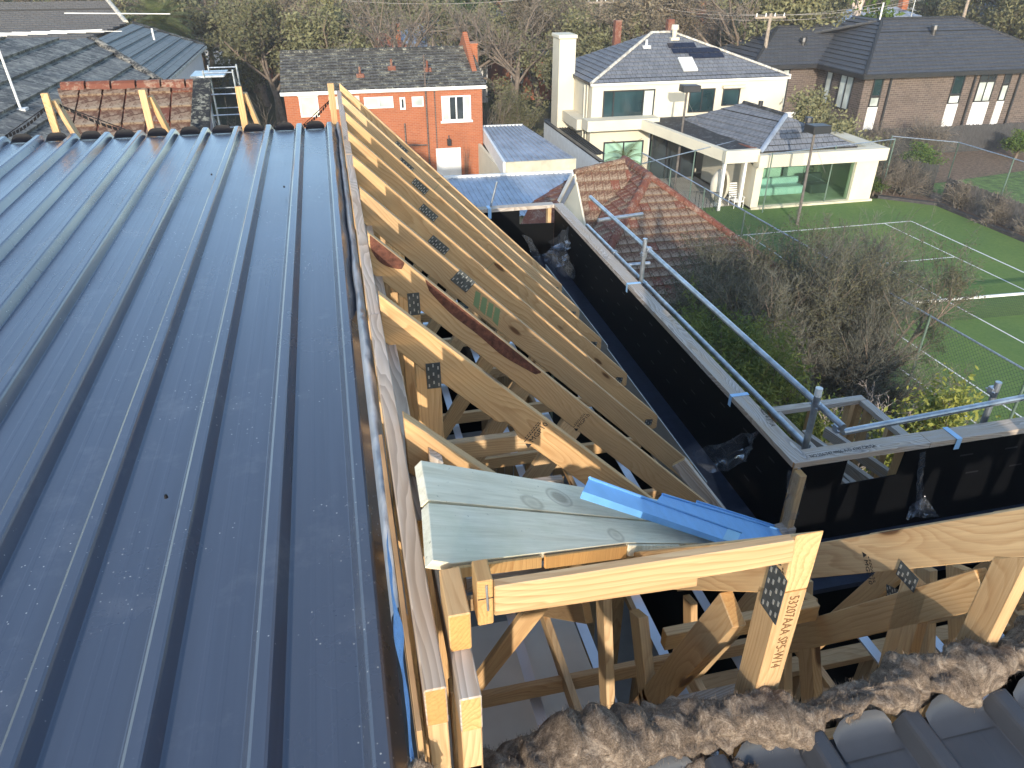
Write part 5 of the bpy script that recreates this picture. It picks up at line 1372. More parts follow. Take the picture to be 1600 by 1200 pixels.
# ================================================================ old house on the left
lh = thing('old_tiled_roof', 'large weathered grey tiled roof wing at the upper left', 'roof', (-4, 12, GZ))
nwp = (-2.585, 12.966, -1.8); nwn = (0.3894, 0, 0.9211)
LW = [(-2.585, 12.966, -1.800), (-3.732, 14.339, -1.315), (-4.887, 9.989, -0.827), (-3.605, 6.346, -1.369), (-2.091, 9.310, -2.009)]
roof_face(lh, LW, M['tile_greyleft'], 0.34, 0.035)
ridge_cap(lh, V(LW[0])+V(0, 0, 0.03), V(LW[1])+V(0, 0, 0.03), M['tile_greyleft'], 0.09)
MB().box((-9.5, 8.5, GZ), (-2.3, 8.6, -2.2)).box((-2.4, 8.61, GZ), (-2.3, 12.9, -2.0)).build('wall', M['whitewall'], lh)
tl = thing('terracotta_roof', 'small mossy terracotta roof strip just beyond the steel roof', 'roof', (-2.2, 9.2, GZ))
TL = [(-2.945, 9.600, -1.358), (-1.386, 9.600, -1.399)]
z_ = TL[0][2]
roof_face(tl, [(TL[0][0]-0.05, 9.6, z_), (TL[1][0], 9.6, z_-0.02), (TL[1][0]+0.02, 8.1, z_-0.62), (TL[0][0]+0.45, 8.1, z_-0.60)], terr, 0.30, 0.022, tile_w=0.24, single=True, stagger=0.0, gap=0.02, jitter=0.004, under=M['terra_clean'], seed=9)
ridge_cap(tl, (TL[0][0], 9.62, z_+0.03), (TL[1][0]+0.02, 9.62, z_+0.01), M['terra_clean'], 0.075, 0.26, joined=False)
MB().prism([(TL[1][0]-0.16, 9.58, z_+0.03), (TL[1][0]+0.03, 9.58, z_+0.03), (TL[1][0]+0.05, 8.1, z_-0.585), (TL[1][0]-0.14, 8.1, z_-0.585)], (0, 0, 0.035)).build('mossy_verge', M['tile_lichen'], tl)
MB().box((TL[0][0]+0.3, 8.3, GZ), (TL[1][0]-0.05, 8.36, z_-0.7)).build('wall', M['whitewall'], tl)
# antenna
an = thing('tv_antenna', 'white television antenna on a thin mast at the far left', 'antenna', (-3.3, 9.2, -1.5))
m0 = V((-3.290, 9.224, -1.502)); m1 = V((-3.146, 9.000, -0.726)); m1 = V(m0.x-0.03, m0.y, m1.z)
MB().tube(m0, m1, 0.014, 0.012).box(m0-V(0.06, 0.06, 0.01), m0+V(0.06, 0.06, 0.02)).build('mast', M['white'], an)
mb = MB().tube(m1+V(-0.8, -0.4, -0.02), m1+V(0.9, 0.55, -0.06), 0.007)
for k in range(10):
    c = m1 + V(-0.7+0.16*k, -0.35+0.09*k, -0.02-0.004*k)
    mb.tube(c+V(-0.35, 0.05, 0), c+V(0.40, -0.08, -0.01), 0.004, 0.004, 5)
mb.tube(m1+V(0.3, 1.5, 0.05), m1+V(1.5, 1.4, 0.03), 0.006); mb.build('elements', M['white'], an)
# further grey tiled house
fh = thing('grey_tiled_house', 'grey tiled house with white side wall beyond the old roof', 'house', (-9, 45, GZ))
q0, q1 = (-6.863, 49.682, -5.000), (-7.365, 35.030, -5.000)
xe = -7.05
rdg = [(-11.3, 52.0, -3.2), (-11.3, 40.0, -3.2)]
R0 = (-10.276, 48.032, -3.593); 
roof_face(fh, [(xe, 50.2, -5.0), (xe, 33.0, -5.0), (-10.602, 38.333, -3.451), (-10.238, 39.901, -3.609), R0], M['tile_newgrey'], 0.6, 0.06)
dkp = R0
roof_face(fh, [(-26.0, R0[1]-9.0, -4.55), (-13.6, R0[1]-9.0, -4.55), (R0[0]-0.3, R0[1], R0[2]), (R0[0]-2.6, R0[1]+7, R0[2]+0.75), (-32, R0[1]+7, R0[2]+0.75)], M['tile_dark'], 0.6, 0.09)
ridge_cap(fh, V(R0)+V(0, 0, 0.08), (xe, 50.2, -4.92), M['tile_newgrey'], 0.12)
ridge_cap(fh, V(R0)+V(-0.3, 0, 0.12), (R0[0]-2.6, R0[1]+7, R0[2]+0.87), M['mortar'], 0.12)
MB().box((xe-0.45, 33.0, GZ), (xe-0.25, 49.7, -5.05)).build('wall', M['whitewall'], fh)
MB().box((xe-0.05, 33.0, -5.14), (xe+0.09, 50.2, -5.0)).build('gutter', M['mortar'], fh)
MB().box((-20, 49.71, GZ), (xe-0.25, 49.9, -5.05)).build('wall', M['whitewall'], fh)
for y in (37.2, 39.3, 41.4, 44.5): window(fh, 'x', xe-0.25, y, y+0.9, -8.2, -6.4, M['white'], M['glass'], sgn=1, fw=0.08)
p = V(R0).lerp(V(xe, 42, -5.0), 0.45); MB().tube(p+V(0, 0, -0.2), p+V(0, 0, 0.6), 0.05).build('roof_pipe', M['white'], fh)

# small aluminium scaffold by the terracotta roof
sc = thing('scaffold_tower', 'small aluminium scaffold tower standing beside the terracotta roof', 'scaffold', (-2.0, 17, GZ))
s0 = V((-2.186, 17.000, -2.649)); mb = MB(); zz = s0.z
for dx in (-0.28, 0.28):
    for dy in (-0.4, 0.4): mb.tube((s0.x+dx, 17+dy, GZ), (s0.x+dx, 17+dy, zz+0.55), 0.02, 0.02, 6)
for k in range(24):
    z = zz+0.5-0.4*k
    for dy in (-0.4, 0.4): mb.tube((s0.x-0.28, 17+dy, z), (s0.x+0.28, 17+dy, z), 0.014, 0.014, 5)
    if k % 2 == 0:
        for dx in (-0.28, 0.28): mb.tube((s0.x+dx, 16.6, z), (s0.x+dx, 17.4, z-0.4), 0.012, 0.012, 5)
mb.build('frame', M['galv'], sc); MB().box((s0.x-0.55, 16.6, zz+0.42), (s0.x+0.1, 17.4, zz+0.45)).build('platform', M['galv'], sc)

# ================================================================ tennis court
ct = MB().prism([(14.6, 4.0, GZ+0.03), (29.6, 4.0, GZ+0.03), (29.7, 31.2, GZ+0.03), (27.6, 33.0, GZ+0.03), (14.6, 34.2, GZ+0.03)], (0, 0, 0.01)).build('tennis_court', M['turf'])
tag(ct, kind='structure')
cl = MB(); zc = GZ+0.0445
def cline(xa, ya, xb, yb, w=0.06):
    d = V(xb-xa, yb-ya, 0).normalized(); s = V(-d.y, d.x, 0)*w/2
    cl.prism([V(xa, ya, zc)-s, V(xb, yb, zc)-s, V(xb, yb, zc)+s, V(xa, ya, zc)+s], (0, 0, 0.003))
cline(16.5, 29.35, 26.75, 29.35, 0.08); cline(26.75, 29.3, 26.9, 6, 0.08); cline(25.25, 29.3, 25.6, 6); cline(18.0, 29.3, 18.0, 6); cline(16.5, 29.3, 16.5, 6)
cline(18.0, 24.82, 25.35, 24.75); cline(21.6, 24.8, 21.85, 12)
lines_o = cl.build('court_lines', M['white']); tag(lines_o, kind='structure')
nt_ = thing('tennis_net', 'tennis net with white band across the green court', 'net', (21, 19.3, GZ))
na, nb_ = V(15.6, 19.68, GZ), V(27.8, 19.05, GZ)
mb = MB(); 
for k in range(13):
    z = 0.06+0.065*k; mb.tube(na+V(0, 0, z), nb_+V(0, 0, z), 0.004, 0.004, 3, False)
for k in range(160):
    p = na.lerp(nb_, k/159); mb.tube(p, p+V(0, 0, 0.88), 0.004, 0.004, 3, False)
mb.build('netting', M['net'], nt_)
d = (nb_-na).normalized(); s = V(-d.y, d.x, 0)
MB().prism([na+V(0, 0, 0.86)-s*0.035, nb_+V(0, 0, 0.86)-s*0.035, nb_+V(0, 0, 0.86)+s*0.035, na+V(0, 0, 0.86)+s*0.035], (0, 0, 0.075)).build('white_band', M['white'], nt_)
for p in (na, nb_): MB().tube(p, p+V(0, 0, 1.0), 0.045).build('post', M['greenpost'], nt_)
tag(MB().prism([(27.6, 33.05, GZ), (29.75, 31.25, GZ), (29.65, 4, GZ), (30.0, 4, GZ), (30.05, 31.4, GZ), (27.8, 33.3, GZ)], (0, 0, 0.16)).build('kerb', M['fence_dark']), kind='structure')
tag(MB().prism([(30.06, 4, GZ), (36, 4, GZ), (46, 41, GZ), (28, 41, GZ), (27.9, 33.35, GZ), (30.06, 31.4, GZ)], (0, 0, 0.05)).build('garden_bed', M['soil']), kind='structure')
tag(MB().prism([(30.9, 8, GZ+0.06), (60, 8, GZ+0.06), (60, 39, GZ+0.06), (31.3, 34.5, GZ+0.06)], (0, 0, 0.03)).build('lawn', M['grass']), kind='structure')
tag(MB().box((14.0, 33.6, GZ), (20.0, 40, GZ+0.05)).build('patio', M['paving']), kind='structure')

def mesh_fence(label, a, b, ztop, post_n, rails=(1.0,), sp=0.11, wire=True, r=0.03, wr=0.0026):
    a, b = V(a), V(b); L = (b-a).length; d = (b-a)/L; H = ztop-GZ
    t = thing('mesh_fence', label, 'fence', (a.x, a.y, GZ))
    for k in range(post_n):
        p = a+d*(L*k/(post_n-1)); MB().tube((p.x, p.y, GZ), (p.x, p.y, ztop+0.03), r*1.1, r*1.1, 8).build('post', M['greenpost'], t)
    for f in rails: MB().tube((a.x, a.y, GZ+H*f), (b.x, b.y, GZ+H*f), r*0.85, r*0.85, 8).build('rail', M['galv'], t)
    if wire:
        mb = MB(); n = int(L/sp)
        for k in range(-int(H/sp), n):
            for sgn in (1, -1):
                s0_, s1_ = k*sp, k*sp+H
                lo, hi = max(0, s0_), min(L, s1_)
                if hi <= lo: continue
                z0_, z1_ = (lo-s0_), (hi-s0_)
                if sgn < 0: z0_, z1_ = H-z0_, H-z1_
                p, q = a+d*lo, a+d*hi
                mb.tube((p.x, p.y, GZ+z0_), (q.x, q.y, GZ+z1_), wr, wr, 3, False)
        tag(mb.build('wire_mesh', M['wire'], t), kind='stuff')
    return t
mesh_fence('tall chain-wire court fence on the near side behind shrubs', (13.35, 31.6, 0), (14.3, 8.0, 0), -8.0, 9, wr=0.0036)
mesh_fence('chain-wire court fence in front of the garden room', (13.35, 31.6, 0), (20.4, 35.2, 0), -8.5, 3, wire=False)
mesh_fence('chain-wire fence rail passing over the garden room', (20.36, 32.2, 0), (28.2, 33.6, 0), -8.55, 3, sp=0.16)
mesh_fence('chain-wire court fence corner by the dark palings', (28.31, 34.0, 0), (30.68, 32.0, 0), -8.5, 2, sp=0.16)
mesh_fence('chain-wire court fence along the far right side', (30.68, 32.0, 0), (31.1, 8, 0), -8.5, 8, sp=0.16)
def paling(label, a, b, ztop, m, w=0.13, cap=None):
    a, b = V(a), V(b); L = (b-a).length; d = (b-a)/L; s = V(-d.y, d.x, 0); n = int(L/w); rr = random.Random(int(L*100))
    t = thing('paling_fence', label, 'fence', (a.x, a.y, GZ))
    proto = None
    for k in range(min(n, 150)):
        p = a+d*(k*L/min(n, 150)); ww = L/min(n, 150)-0.012
        if proto is None:
            mbb = MB().prism([V(0, 0, 0), d*ww, d*ww+V(0, 0, ztop-GZ-0.04), d*ww*0.5+V(0, 0, ztop-GZ), V(0, 0, ztop-GZ-0.04)], s*0.02)
            proto = mesh(mbb.v, mbb.f); fixn(proto); proto.materials.append(m)
        o = obj('paling', proto, t, Matrix.Translation((p.x, p.y, GZ+rr.uniform(-0.05, 0.03))))
    for z in (0.4, ztop-GZ-0.4): MB().prism([a+V(0, 0, GZ+z)+s*0.021, b+V(0, 0, GZ+z)+s*0.021, b+V(0, 0, GZ+z+0.09)+s*0.021, a+V(0, 0, GZ+z+0.09)+s*0.021], s*0.05).build('rail', m, t)
    return t
paling('long dark timber paling fence below the brown brick house', (29.6, 41.2, 0), (46.0, 40.6, 0), -9.75, M['fence_dark'])
paling('short dark paling fence behind the court corner', (28.6, 35.4, 0), (30.5, 32.6, 0), -9.75, M['fence_dark'])
paling('weathered paling fence along the right court side', (30.45, 31.8, 0), (30.9, 10.0, 0), -10.15, M['fence_wood'])

# floodlights
def flood(label, base, top, hd, ang):
    t = thing('floodlight', label, 'floodlight', base)
    b, tp = V(base), V(top)
    MB().tube(b, tp, 0.07, 0.055, 10).build('pole', M['fence_wood'], t)
    c, s = math.cos(ang), math.sin(ang)
    def q(x, y, z): return tp + V(x*c-y*s, x*s+y*c, z)
    w, dpt, h = hd
    mb = MB().add([q(-w*0.35, -dpt, -h), q(w*0.65, -dpt, -h), q(w*0.65, dpt, -h), q(-w*0.35, dpt, -h), q(-w*0.35, -dpt*0.9, h), q(w*0.65, -dpt*0.9, h*0.8), q(w*0.65, dpt*0.9, h*0.8), q(-w*0.35, dpt*0.9, h)],
                  [(0, 3, 2, 1), (4, 5, 6, 7), (0, 1, 5, 4), (1, 2, 6, 5), (2, 3, 7, 6), (3, 0, 4, 7)])
    mb.build('lamp_head', M['blackframe'], t, bevel=0.02)
    MB().tube(tp+V(0.02, 0, -0.5), V(b.x+1.8, b.y+1.2, tp.z-2.4), 0.008, 0.008, 4).build('cable', M['cable'], t)
flood('dark floodlight on a slim pole in front of cream house', (17.53, 36.6, GZ), (17.62, 36.6, -6.15), (0.95, 0.32, 0.17), 0.0)
flood('dark box floodlight on a slim pole beside the court', (21.06, 30.15, GZ), (20.98, 30.15, -7.0), (0.95, 0.35, 0.18), 0.1)
# patio things
t = thing('egg_chair', 'pale wicker egg chair on the patio', 'chair', (18.75, 33.9, GZ))
vs = []; fs = []
for i in range(14):
    for j in range(18):
        a = math.pi*(0.08+0.92*i/13); b = math.pi*(0.12+1.76*j/17)
        vs.append((18.75+0.52*math.sin(a)*math.sin(b), 33.9-0.42*math.sin(a)*math.cos(b)*0.9, GZ+1.05-0.85*math.cos(math.pi-a)))
for i in range(13):
    for j in range(17): fs.append((i*18+j, i*18+j+1, (i+1)*18+j+1, (i+1)*18+j))
me = mesh(vs, fs, smooth=True); me.materials.append(M['wicker']); obj('shell', me, t)
MB().tube((18.75, 33.9, GZ+0.06), (18.75, 33.9, GZ+0.3), 0.35, 0.1, 10).build('base', M['wicker'], t)
t = thing('garden_chair', 'white reclining garden chair beside the egg chair', 'chair', (19.5, 33.4, GZ))
mb = MB()
for k in range(6): mb.box((19.25, 33.05+0.1*k, GZ+0.38), (19.75, 33.12+0.1*k, GZ+0.41))
mb.build('seat', M['white'], t); mb = MB()
for k in range(7):
    z = GZ+0.45+0.1*k; y = 33.68+0.05*k; mb.box((19.25, y, z), (19.75, y+0.02, z+0.07))
mb.build('backrest', M['white'], t)
for x in (19.25, 19.75):
    for y in (33.08, 33.66): MB().tube((x, y, GZ+0.05), (x, y+0.03, GZ+0.6), 0.02).build('leg', M['white'], t)
    MB().box((x-0.03, 33.05, GZ+0.60), (x+0.03, 33.75, GZ+0.63)).build('armrest', M['white'], t)
t = thing('patio_railing', 'dark metal railing at the patio edge', 'railing', (18.2, 33.0, GZ))
MB().tube((17.2, 33.35, GZ+1.0), (18.2, 32.9, GZ+1.0), 0.025).build('rail', M['blackframe'], t)
for k in range(7): MB().tube((17.2+k/6, 33.35-0.45*k/6, GZ), (17.2+k/6, 33.35-0.45*k/6, GZ+1.0), 0.015, 0.015, 5).build('baluster', M['blackframe'], t)
t = thing('patio_wall', 'dark glazed wall under the flat patio roof', 'wall', (18, 39, GZ))
MB().box((17.1, 39.2, GZ), (19.9, 39.3, -8.7)).build('glazing', M['glass'], t)
for k in range(4): MB().box((17.1+k*0.9, 39.13, GZ), (17.18+k*0.9, 39.198, -8.7)).build('mullion', M['blackframe'], t)


# ================================================================ trees
def nrmz(a): return a/np.maximum(np.linalg.norm(a, axis=1, keepdims=True), 1e-9)
def tubes_np(P0, P1, R0_, R1_, k):
    n = len(P0); d = nrmz(P1-P0)
    ref = np.where(np.abs(d[:, 2:3]) > 0.9, np.array([[1.0, 0, 0]]), np.array([[0, 0, 1.0]]))
    a = nrmz(np.cross(d, ref)); b = np.cross(d, a)
    t = 2*np.pi*np.arange(k)/k
    ring = a[:, None, :]*np.cos(t)[None, :, None] + b[:, None, :]*np.sin(t)[None, :, None]
    v = np.concatenate([P0[:, None, :]+ring*R0_[:, None, None], P1[:, None, :]+ring*R1_[:, None, None]], 1).reshape(-1, 3)
    i = np.arange(k); q = np.stack([i, (i+1) % k, k+(i+1) % k, k+i], 1)
    f = (q[None] + (np.arange(n)*2*k)[:, None, None]).reshape(-1, 4)
    return v, f
def ribbons_np(P0, P1, W, rng):
    n = len(P0); d = nrmz(P1-P0); s = nrmz(np.cross(d, rng.normal(size=(n, 3))))*W[:, None]
    v = np.stack([P0-s, P0+s, P1+s*0.3, P1-s*0.3], 1).reshape(-1, 3)
    f = (np.arange(4)[None] + 4*np.arange(n)[:, None])
    return v, f
def leaves_np(C, size, rng, n_per=1, spread=0.1, asp=0.5, droop=0.0):
    C = np.repeat(C, n_per, 0) + rng.normal(size=(len(C)*n_per, 3))*spread
    n = len(C); a = rng.normal(size=(n, 3)); a[:, 2] -= droop; a = nrmz(a); b = nrmz(np.cross(a, rng.normal(size=(n, 3))))
    s = size*rng.uniform(0.6, 1.3, n)[:, None]
    v = np.stack([C-a*s, C+b*s*asp, C+a*s, C-b*s*asp], 1).reshape(-1, 3)
    return v, np.arange(4)[None] + 4*np.arange(n)[:, None]
def cat(parts):
    vs = []; fs = []; o = 0
    for v, f in parts:
        vs.append(v); fs.append(f+o); o += len(v)
    return np.concatenate(vs), np.concatenate(fs)
def grow(rng, H, trunk_r, spec, lean=0.05, trunk_frac=0.35, multi=1):
    """spec: list of (children, length ratio, spread, up, tmin). returns segments per level"""
    base = np.zeros((multi, 3)); base[:, :2] = rng.normal(size=(multi, 2))*0.12*(multi > 1)
    d = np.tile([[0, 0, 1.0]], (multi, 1)); d[:, :2] += rng.normal(size=(multi, 2))*(lean if multi == 1 else 0.35); d = nrmz(d)
    L = np.full(multi, H*trunk_frac)*rng.uniform(0.85, 1.15, multi); r = np.full(multi, trunk_r)
    levels = []
    P = base
    for (nc, lr, spread, upb, tmin) in [None]*0 + [(0, 0, 0, 0, 0)] + spec:
        if nc:
            pi = np.repeat(np.arange(len(P)), nc)
            t = rng.uniform(tmin, 1.0, len(pi)); 
            mid_ = levels[-1]['mid'][pi]; p0, p1 = levels[-1]['p0'][pi], levels[-1]['p1'][pi]
            tt = t[:, None]
            start = np.where(tt < 0.5, p0+(mid_-p0)*tt*2, mid_+(p1-mid_)*(tt-0.5)*2)
            dd = nrmz(levels[-1]['d'][pi] + rng.normal(size=(len(pi), 3))*spread + np.array([[0, 0, upb]]))
            LL = levels[-1]['L'][pi]*lr*rng.uniform(0.6, 1.25, len(pi))*(1.15-0.4*t)
            rr = levels[-1]['r'][pi]*0.55*(1.1-0.45*t)
            P, d, L, r = start, dd, LL, rr
        bend = rng.normal(size=(len(P), 3))*0.16; bend[:, 2] += 0.05
        mid = P + (d + bend*0.5)*L[:, None]*0.5
        p1 = mid + nrmz(d + bend*1.4)*L[:, None]*0.5
        levels.append(dict(p0=P, mid=mid, p1=p1, d=nrmz(p1-mid), L=L, r=r))
    return levels
def wood_mesh(levels, kmap, rmin=0.004):
    parts = []
    for lv, k in zip(levels, kmap):
        if k == 0: continue
        r0 = np.maximum(lv['r'], rmin); rm = np.maximum(r0*0.8, rmin); r1 = np.maximum(r0*0.55, rmin*0.7)
        parts.append(tubes_np(lv['p0'], lv['mid'], r0, rm, k)); parts.append(tubes_np(lv['mid'], lv['p1'], rm, r1, k))
    return cat(parts)
def twig_mesh(lv, w, rng): 
    W_ = np.full(len(lv['p0']), w)
    return cat([ribbons_np(lv['p0'], lv['mid'], W_, rng), ribbons_np(lv['mid'], lv['p1'], W_*0.7, rng)])

PROTO = {}
def proto(key, seed, H, tr, spec, kmap, trunkm, crownm, leafargs=None, twig_w=0.012, trunk_frac=0.35, multi=1, twigs=True):
    rng = np.random.default_rng(seed)
    lv = grow(rng, H, tr, spec, trunk_frac=trunk_frac, multi=multi)
    v, f = wood_mesh(lv, kmap); tm = npmesh(v, f); tm.materials.append(M[trunkm])
    cm = []
    if leafargs:
        n_per, size, spread, asp = leafargs
        t = lv[-1]; C = np.concatenate([t['mid'], t['p1'], (t['p0']+t['mid'])/2])
        v, f = leaves_np(C, size, rng, n_per, spread, asp)
        m1 = npmesh(v, f); m1.materials.append(M[crownm]); cm.append(('crown', m1))
    if twigs:
        v, f = twig_mesh(lv[-1], twig_w, rng); m2 = npmesh(v, f); m2.materials.append((M['twig_dark'] if crownm == 'leaf_wisp' else M['twig']) if leafargs else M[crownm]); cm.append(('twigs' if leafargs else 'crown', m2))
    top = lv[-1]['p1'][:, 2].max()
    PROTO[key] = (tm, cm, top)

SP = [(6, 0.95, 0.55, 0.25, 0.55), (5, 0.68, 0.6, 0.15, 0.25), (5, 0.62, 0.65, 0.1, 0.2), (6, 0.6, 0.75, 0.05, 0.15)]
for s in range(3):
    proto('bare%d' % s, 10+s, 11, 0.20, SP, (8, 6, 4, 3, 0), 'trunk', 'twig', None, 0.014)
for s in range(3):
    proto('olive%d' % s, 20+s, 11, 0.22, SP[:3]+[(5, 0.6, 0.75, 0.05, 0.15)], (8, 6, 4, 3, 0), 'trunk', 'leaf_olive', (3, 0.13, 0.22, 0.45))
for s in range(2):
    proto('brown%d' % s, 30+s, 11, 0.22, SP, (8, 6, 4, 3, 0), 'trunk', 'leaf_brown', (2, 0.085, 0.18, 0.45), 0.012)
for s in range(2):
    proto('dark%d' % s, 40+s, 9, 0.22, [(8, 0.9, 0.6, 0.15, 0.2), (6, 0.6, 0.7, 0.1, 0.2), (6, 0.6, 0.7, 0.1, 0.2)], (8, 5, 3, 0), 'trunk', 'leaf_dark', (9, 0.16, 0.26, 0.5), twigs=False)
proto('green0', 50, 8, 0.18, [(8, 0.9, 0.6, 0.2, 0.25), (6, 0.6, 0.7, 0.1, 0.2), (6, 0.6, 0.7, 0.1, 0.2)], (8, 5, 3, 0), 'trunk', 'leaf_green', (7, 0.14, 0.24, 0.5), twigs=False)
proto('bush', 55, 5, 0.14, [(9, 0.9, 0.65, 0.15, 0.15), (7, 0.6, 0.7, 0.1, 0.2), (6, 0.6, 0.7, 0.1, 0.2)], (8, 5, 3, 0), 'trunk', 'leaf_olive', (8, 0.075, 0.16, 0.5), twigs=False)
proto('gum', 60, 16, 0.34, [(4, 0.9, 0.35, 0.35, 0.6), (4, 0.7, 0.5, 0.15, 0.3), (5, 0.55, 0.6, 0.1, 0.3), (5, 0.5, 0.7, 0.0, 0.3)], (10, 8, 5, 3, 0), 'trunk_pale', 'leaf_olive', (3, 0.12, 0.22, 0.4), trunk_frac=0.42)
proto('bamboo', 61, 6, 0.05, [(9, 0.5, 0.35, 0.5, 0.1), (6, 0.6, 0.5, 0.2, 0.2)], (5, 3, 0), 'trunk', 'leaf_olive', (5, 0.11, 0.16, 0.3), trunk_frac=0.75, multi=16, twigs=True)
proto('stick', 62, 5.5, 0.03, [(7, 0.45, 0.3, 0.6, 0.1), (6, 0.6, 0.4, 0.2, 0.2)], (4, 3, 0), 'trunk', 'twig', None, 0.012, trunk_frac=0.7, multi=14)

def tree(name, label, key, x, y, h, rot=0.0, cat_='tree', group=None, z=GZ, wide=1.0):
    tm, cm, top = PROTO[key]; s = h/top
    t = thing(name, label, cat_, (x, y, z), group)
    for nm, me in [('trunk', tm)] + cm:
        o = bpy.data.objects.new(nm, me); COL.objects.link(o); o.parent = t
        o.scale = (s*wide, s*wide, s); o.rotation_euler = (0, 0, rot)
    return t

# background wood: random but kept clear of the houses
rb = random.Random(77)
HOUSES = [(-4, 38, 9.5, 50), (11.5, 36, 27.5, 49), (26, 39.5, 52, 58), (-30, 30, -6, 60), (13, 4, 31, 36), (-14, 44, -9.5, 66)]
LABELS = {'bare': 'bare brown winter tree in the wooded background', 'olive': 'olive green leafy tree in the wooded background', 'brown': 'brown leaved tree in the wooded background', 'dark': 'dark evergreen tree in the wooded background', 'green0': 'fresh green tree in the wooded background'}
FARH = []
def inview(x, y):
    az = math.degrees(math.atan2(x, y)); return -26 < az < 52
placed = []
def ok(x, y, mind):
    if not inview(x, y): return False
    for (a, b, c, d) in HOUSES + FARH:
        if a-1.8 < x < c+1.8 and b-2 < y < d+2.5: return False
    return all((x-p)**2+(y-q)**2 > mind*mind for p, q in placed)
# far houses glimpsed between the trees
def far_house(label, x, y, w, dp, h, wallm, roofm, rh=2.0, z=GZ, hip=0.5):
    t = thing('far_house', label, 'house', (x, y, z))
    MB().box((x, y, z), (x+w, y+dp, z+h)).build('wall', M[wallm], t)
    o2 = 0.35; zz = z+h
    a, b, c, d = (x-o2, y-o2, zz), (x+w+o2, y-o2, zz), (x+w+o2, y+dp+o2, zz), (x-o2, y+dp+o2, zz)
    hi = hip*dp
    r0, r1 = (x+hi, y+dp/2, zz+rh), (x+w-hi, y+dp/2, zz+rh)
    for poly in ([a, b, r1, r0], [b, c, r1], [c, d, r0, r1], [d, a, r0]): roof_face(t, poly, M[roofm], 0.5, 0.06, name='roof_slope')
    n = max(2, int(w/2.6))
    for k in range(n):
        xx = x+0.7+k*(w-1.2)/n
        window(t, 'y', y, xx, xx+1.1, z+h-2.0, z+h-0.8, M['white'], M['glass'], fw=0.09)
    MB().box((x+w*0.7, y+dp*0.5, zz+rh*0.5), (x+w*0.7+0.6, y+dp*0.5+0.6, zz+rh+0.7)).build('chimney', M['brick_red'], t)
    FARH.append((x, y, x+w, y+dp)); return t
def at(az, dist): return (math.sin(R(az))*dist, math.cos(R(az))*dist)
FHL = [(3.2, 62, 9, 7, 3.6, 'brick_red', 'terra_clean', 'red roofed house with white panels behind the brick house'), (7.8, 66, 8, 7, 4.2, 'whitewall', 'corrug', 'white flat-looking house right of the red roofed one'),
       (15.2, 68, 7, 7, 3.4, 'brick_red', 'tile_newgrey', 'low brick house with grey roof left of the cream chimney'), (9.6, 108, 10, 8, 4.5, 'whitewall', 'terra_clean', 'distant red-brown roof on the rise at top centre'),
       (11.4, 92, 8, 7, 4.0, 'whitewall', 'tile_slate', 'distant pale house with bluish roof panels'), (25.6, 74, 11, 7, 4.6, 'brick_red', 'terra_clean', 'orange tiled roof peeking behind the cream house'),
       (39.0, 78, 13, 9, 4.8, 'whitewall', 'corrug', 'pale roofed house behind the charcoal roof'), (42, 128, 14, 9, 6, 'whitewall', 'tile_newgrey', 'white distant house at the top right'),
       (37.5, 140, 12, 9, 6, 'whitewall', 'terra_clean', 'distant house with orange roof at the top right'), (-6.5, 95, 10, 8, 4, 'whitewall', 'terra_clean', 'small pale orange house among trees at upper left'),
       (-1.5, 82, 8, 7, 3.5, 'brick_red', 'terra_clean', 'low reddish house among trees left of the brick house'), (20.5, 120, 12, 9, 5, 'whitewall', 'tile_dark', 'distant pale house above the cream roof'),
       (46.5, 96, 12, 9, 5, 'whitewall', 'tile_slate', 'pale house behind trees at the right edge'), (5.5, 150, 12, 9, 5, 'whitewall', 'tile_newgrey', 'far white house near the top edge left of centre')]
for (az, ds, w, dp, h, wm, rm, lab) in FHL:
    x, y = at(az, ds); far_house(lab, x-w/2, y, w, dp, h, wm, rm)

def regional(base, az, ds):
    where = [(-8, 'above the grey tiled roofs at upper left'), (3, 'left of the red brick house'), (10, 'above the red brick house'), (17, 'left of the cream chimney'), (27, 'above the cream house roof'),
             (33, 'between cream and charcoal roofs'), (45, 'above the charcoal roof'), (99, 'at the upper right edge')]
    w = [t for a, t in where if az < a][0]
    far = 'nearer' if ds < 80 else ('mid-distance' if ds < 130 else ('far' if ds < 230 else 'farthest'))
    return '%s %s %s' % (far, {'bare': 'bare brown winter tree', 'olive': 'olive leafy tree', 'brown': 'brown leaved tree', 'dark': 'dark evergreen tree', 'green0': 'green tree'}[base], w)
def scatter(n, dmin, dmax, azmin, azmax, kinds, hmin, hmax, mind):
    cnt = 0; k = 0
    while cnt < n and k < n*40:
        k += 1
        ds = math.sqrt(rb.uniform(dmin**2, dmax**2)); az = rb.uniform(azmin, azmax); x, y = at(az, ds)
        if not ok(x, y, mind): continue
        placed.append((x, y)); kk = rb.choice(kinds)
        base = kk.rstrip('0123456789') if kk != 'green0' else 'green0'
        tree({'bare': 'bare_tree', 'olive': 'leafy_tree', 'brown': 'brown_tree', 'dark': 'evergreen_tree', 'green0': 'green_tree'}[base], regional(base, az, ds), kk, x, y, rb.uniform(hmin, hmax), rb.uniform(0, 6.28), group='background %s trees' % base.rstrip('0'), wide=rb.uniform(0.9, 1.25))
        cnt += 1
BR = ['bare0', 'bare1', 'bare2']; OL = ['olive0', 'olive1', 'olive2']; BN = ['brown0', 'brown1']
scatter(26, 54, 76, -24, 12, OL+OL+BR+BN, 8.0, 10.5, 3.2)
scatter(24, 54, 78, 10, 30, BR+BN+OL, 7.5, 10.0, 3.2)
scatter(26, 60, 84, 22, 51, OL+OL+BN, 10, 13, 3.6)
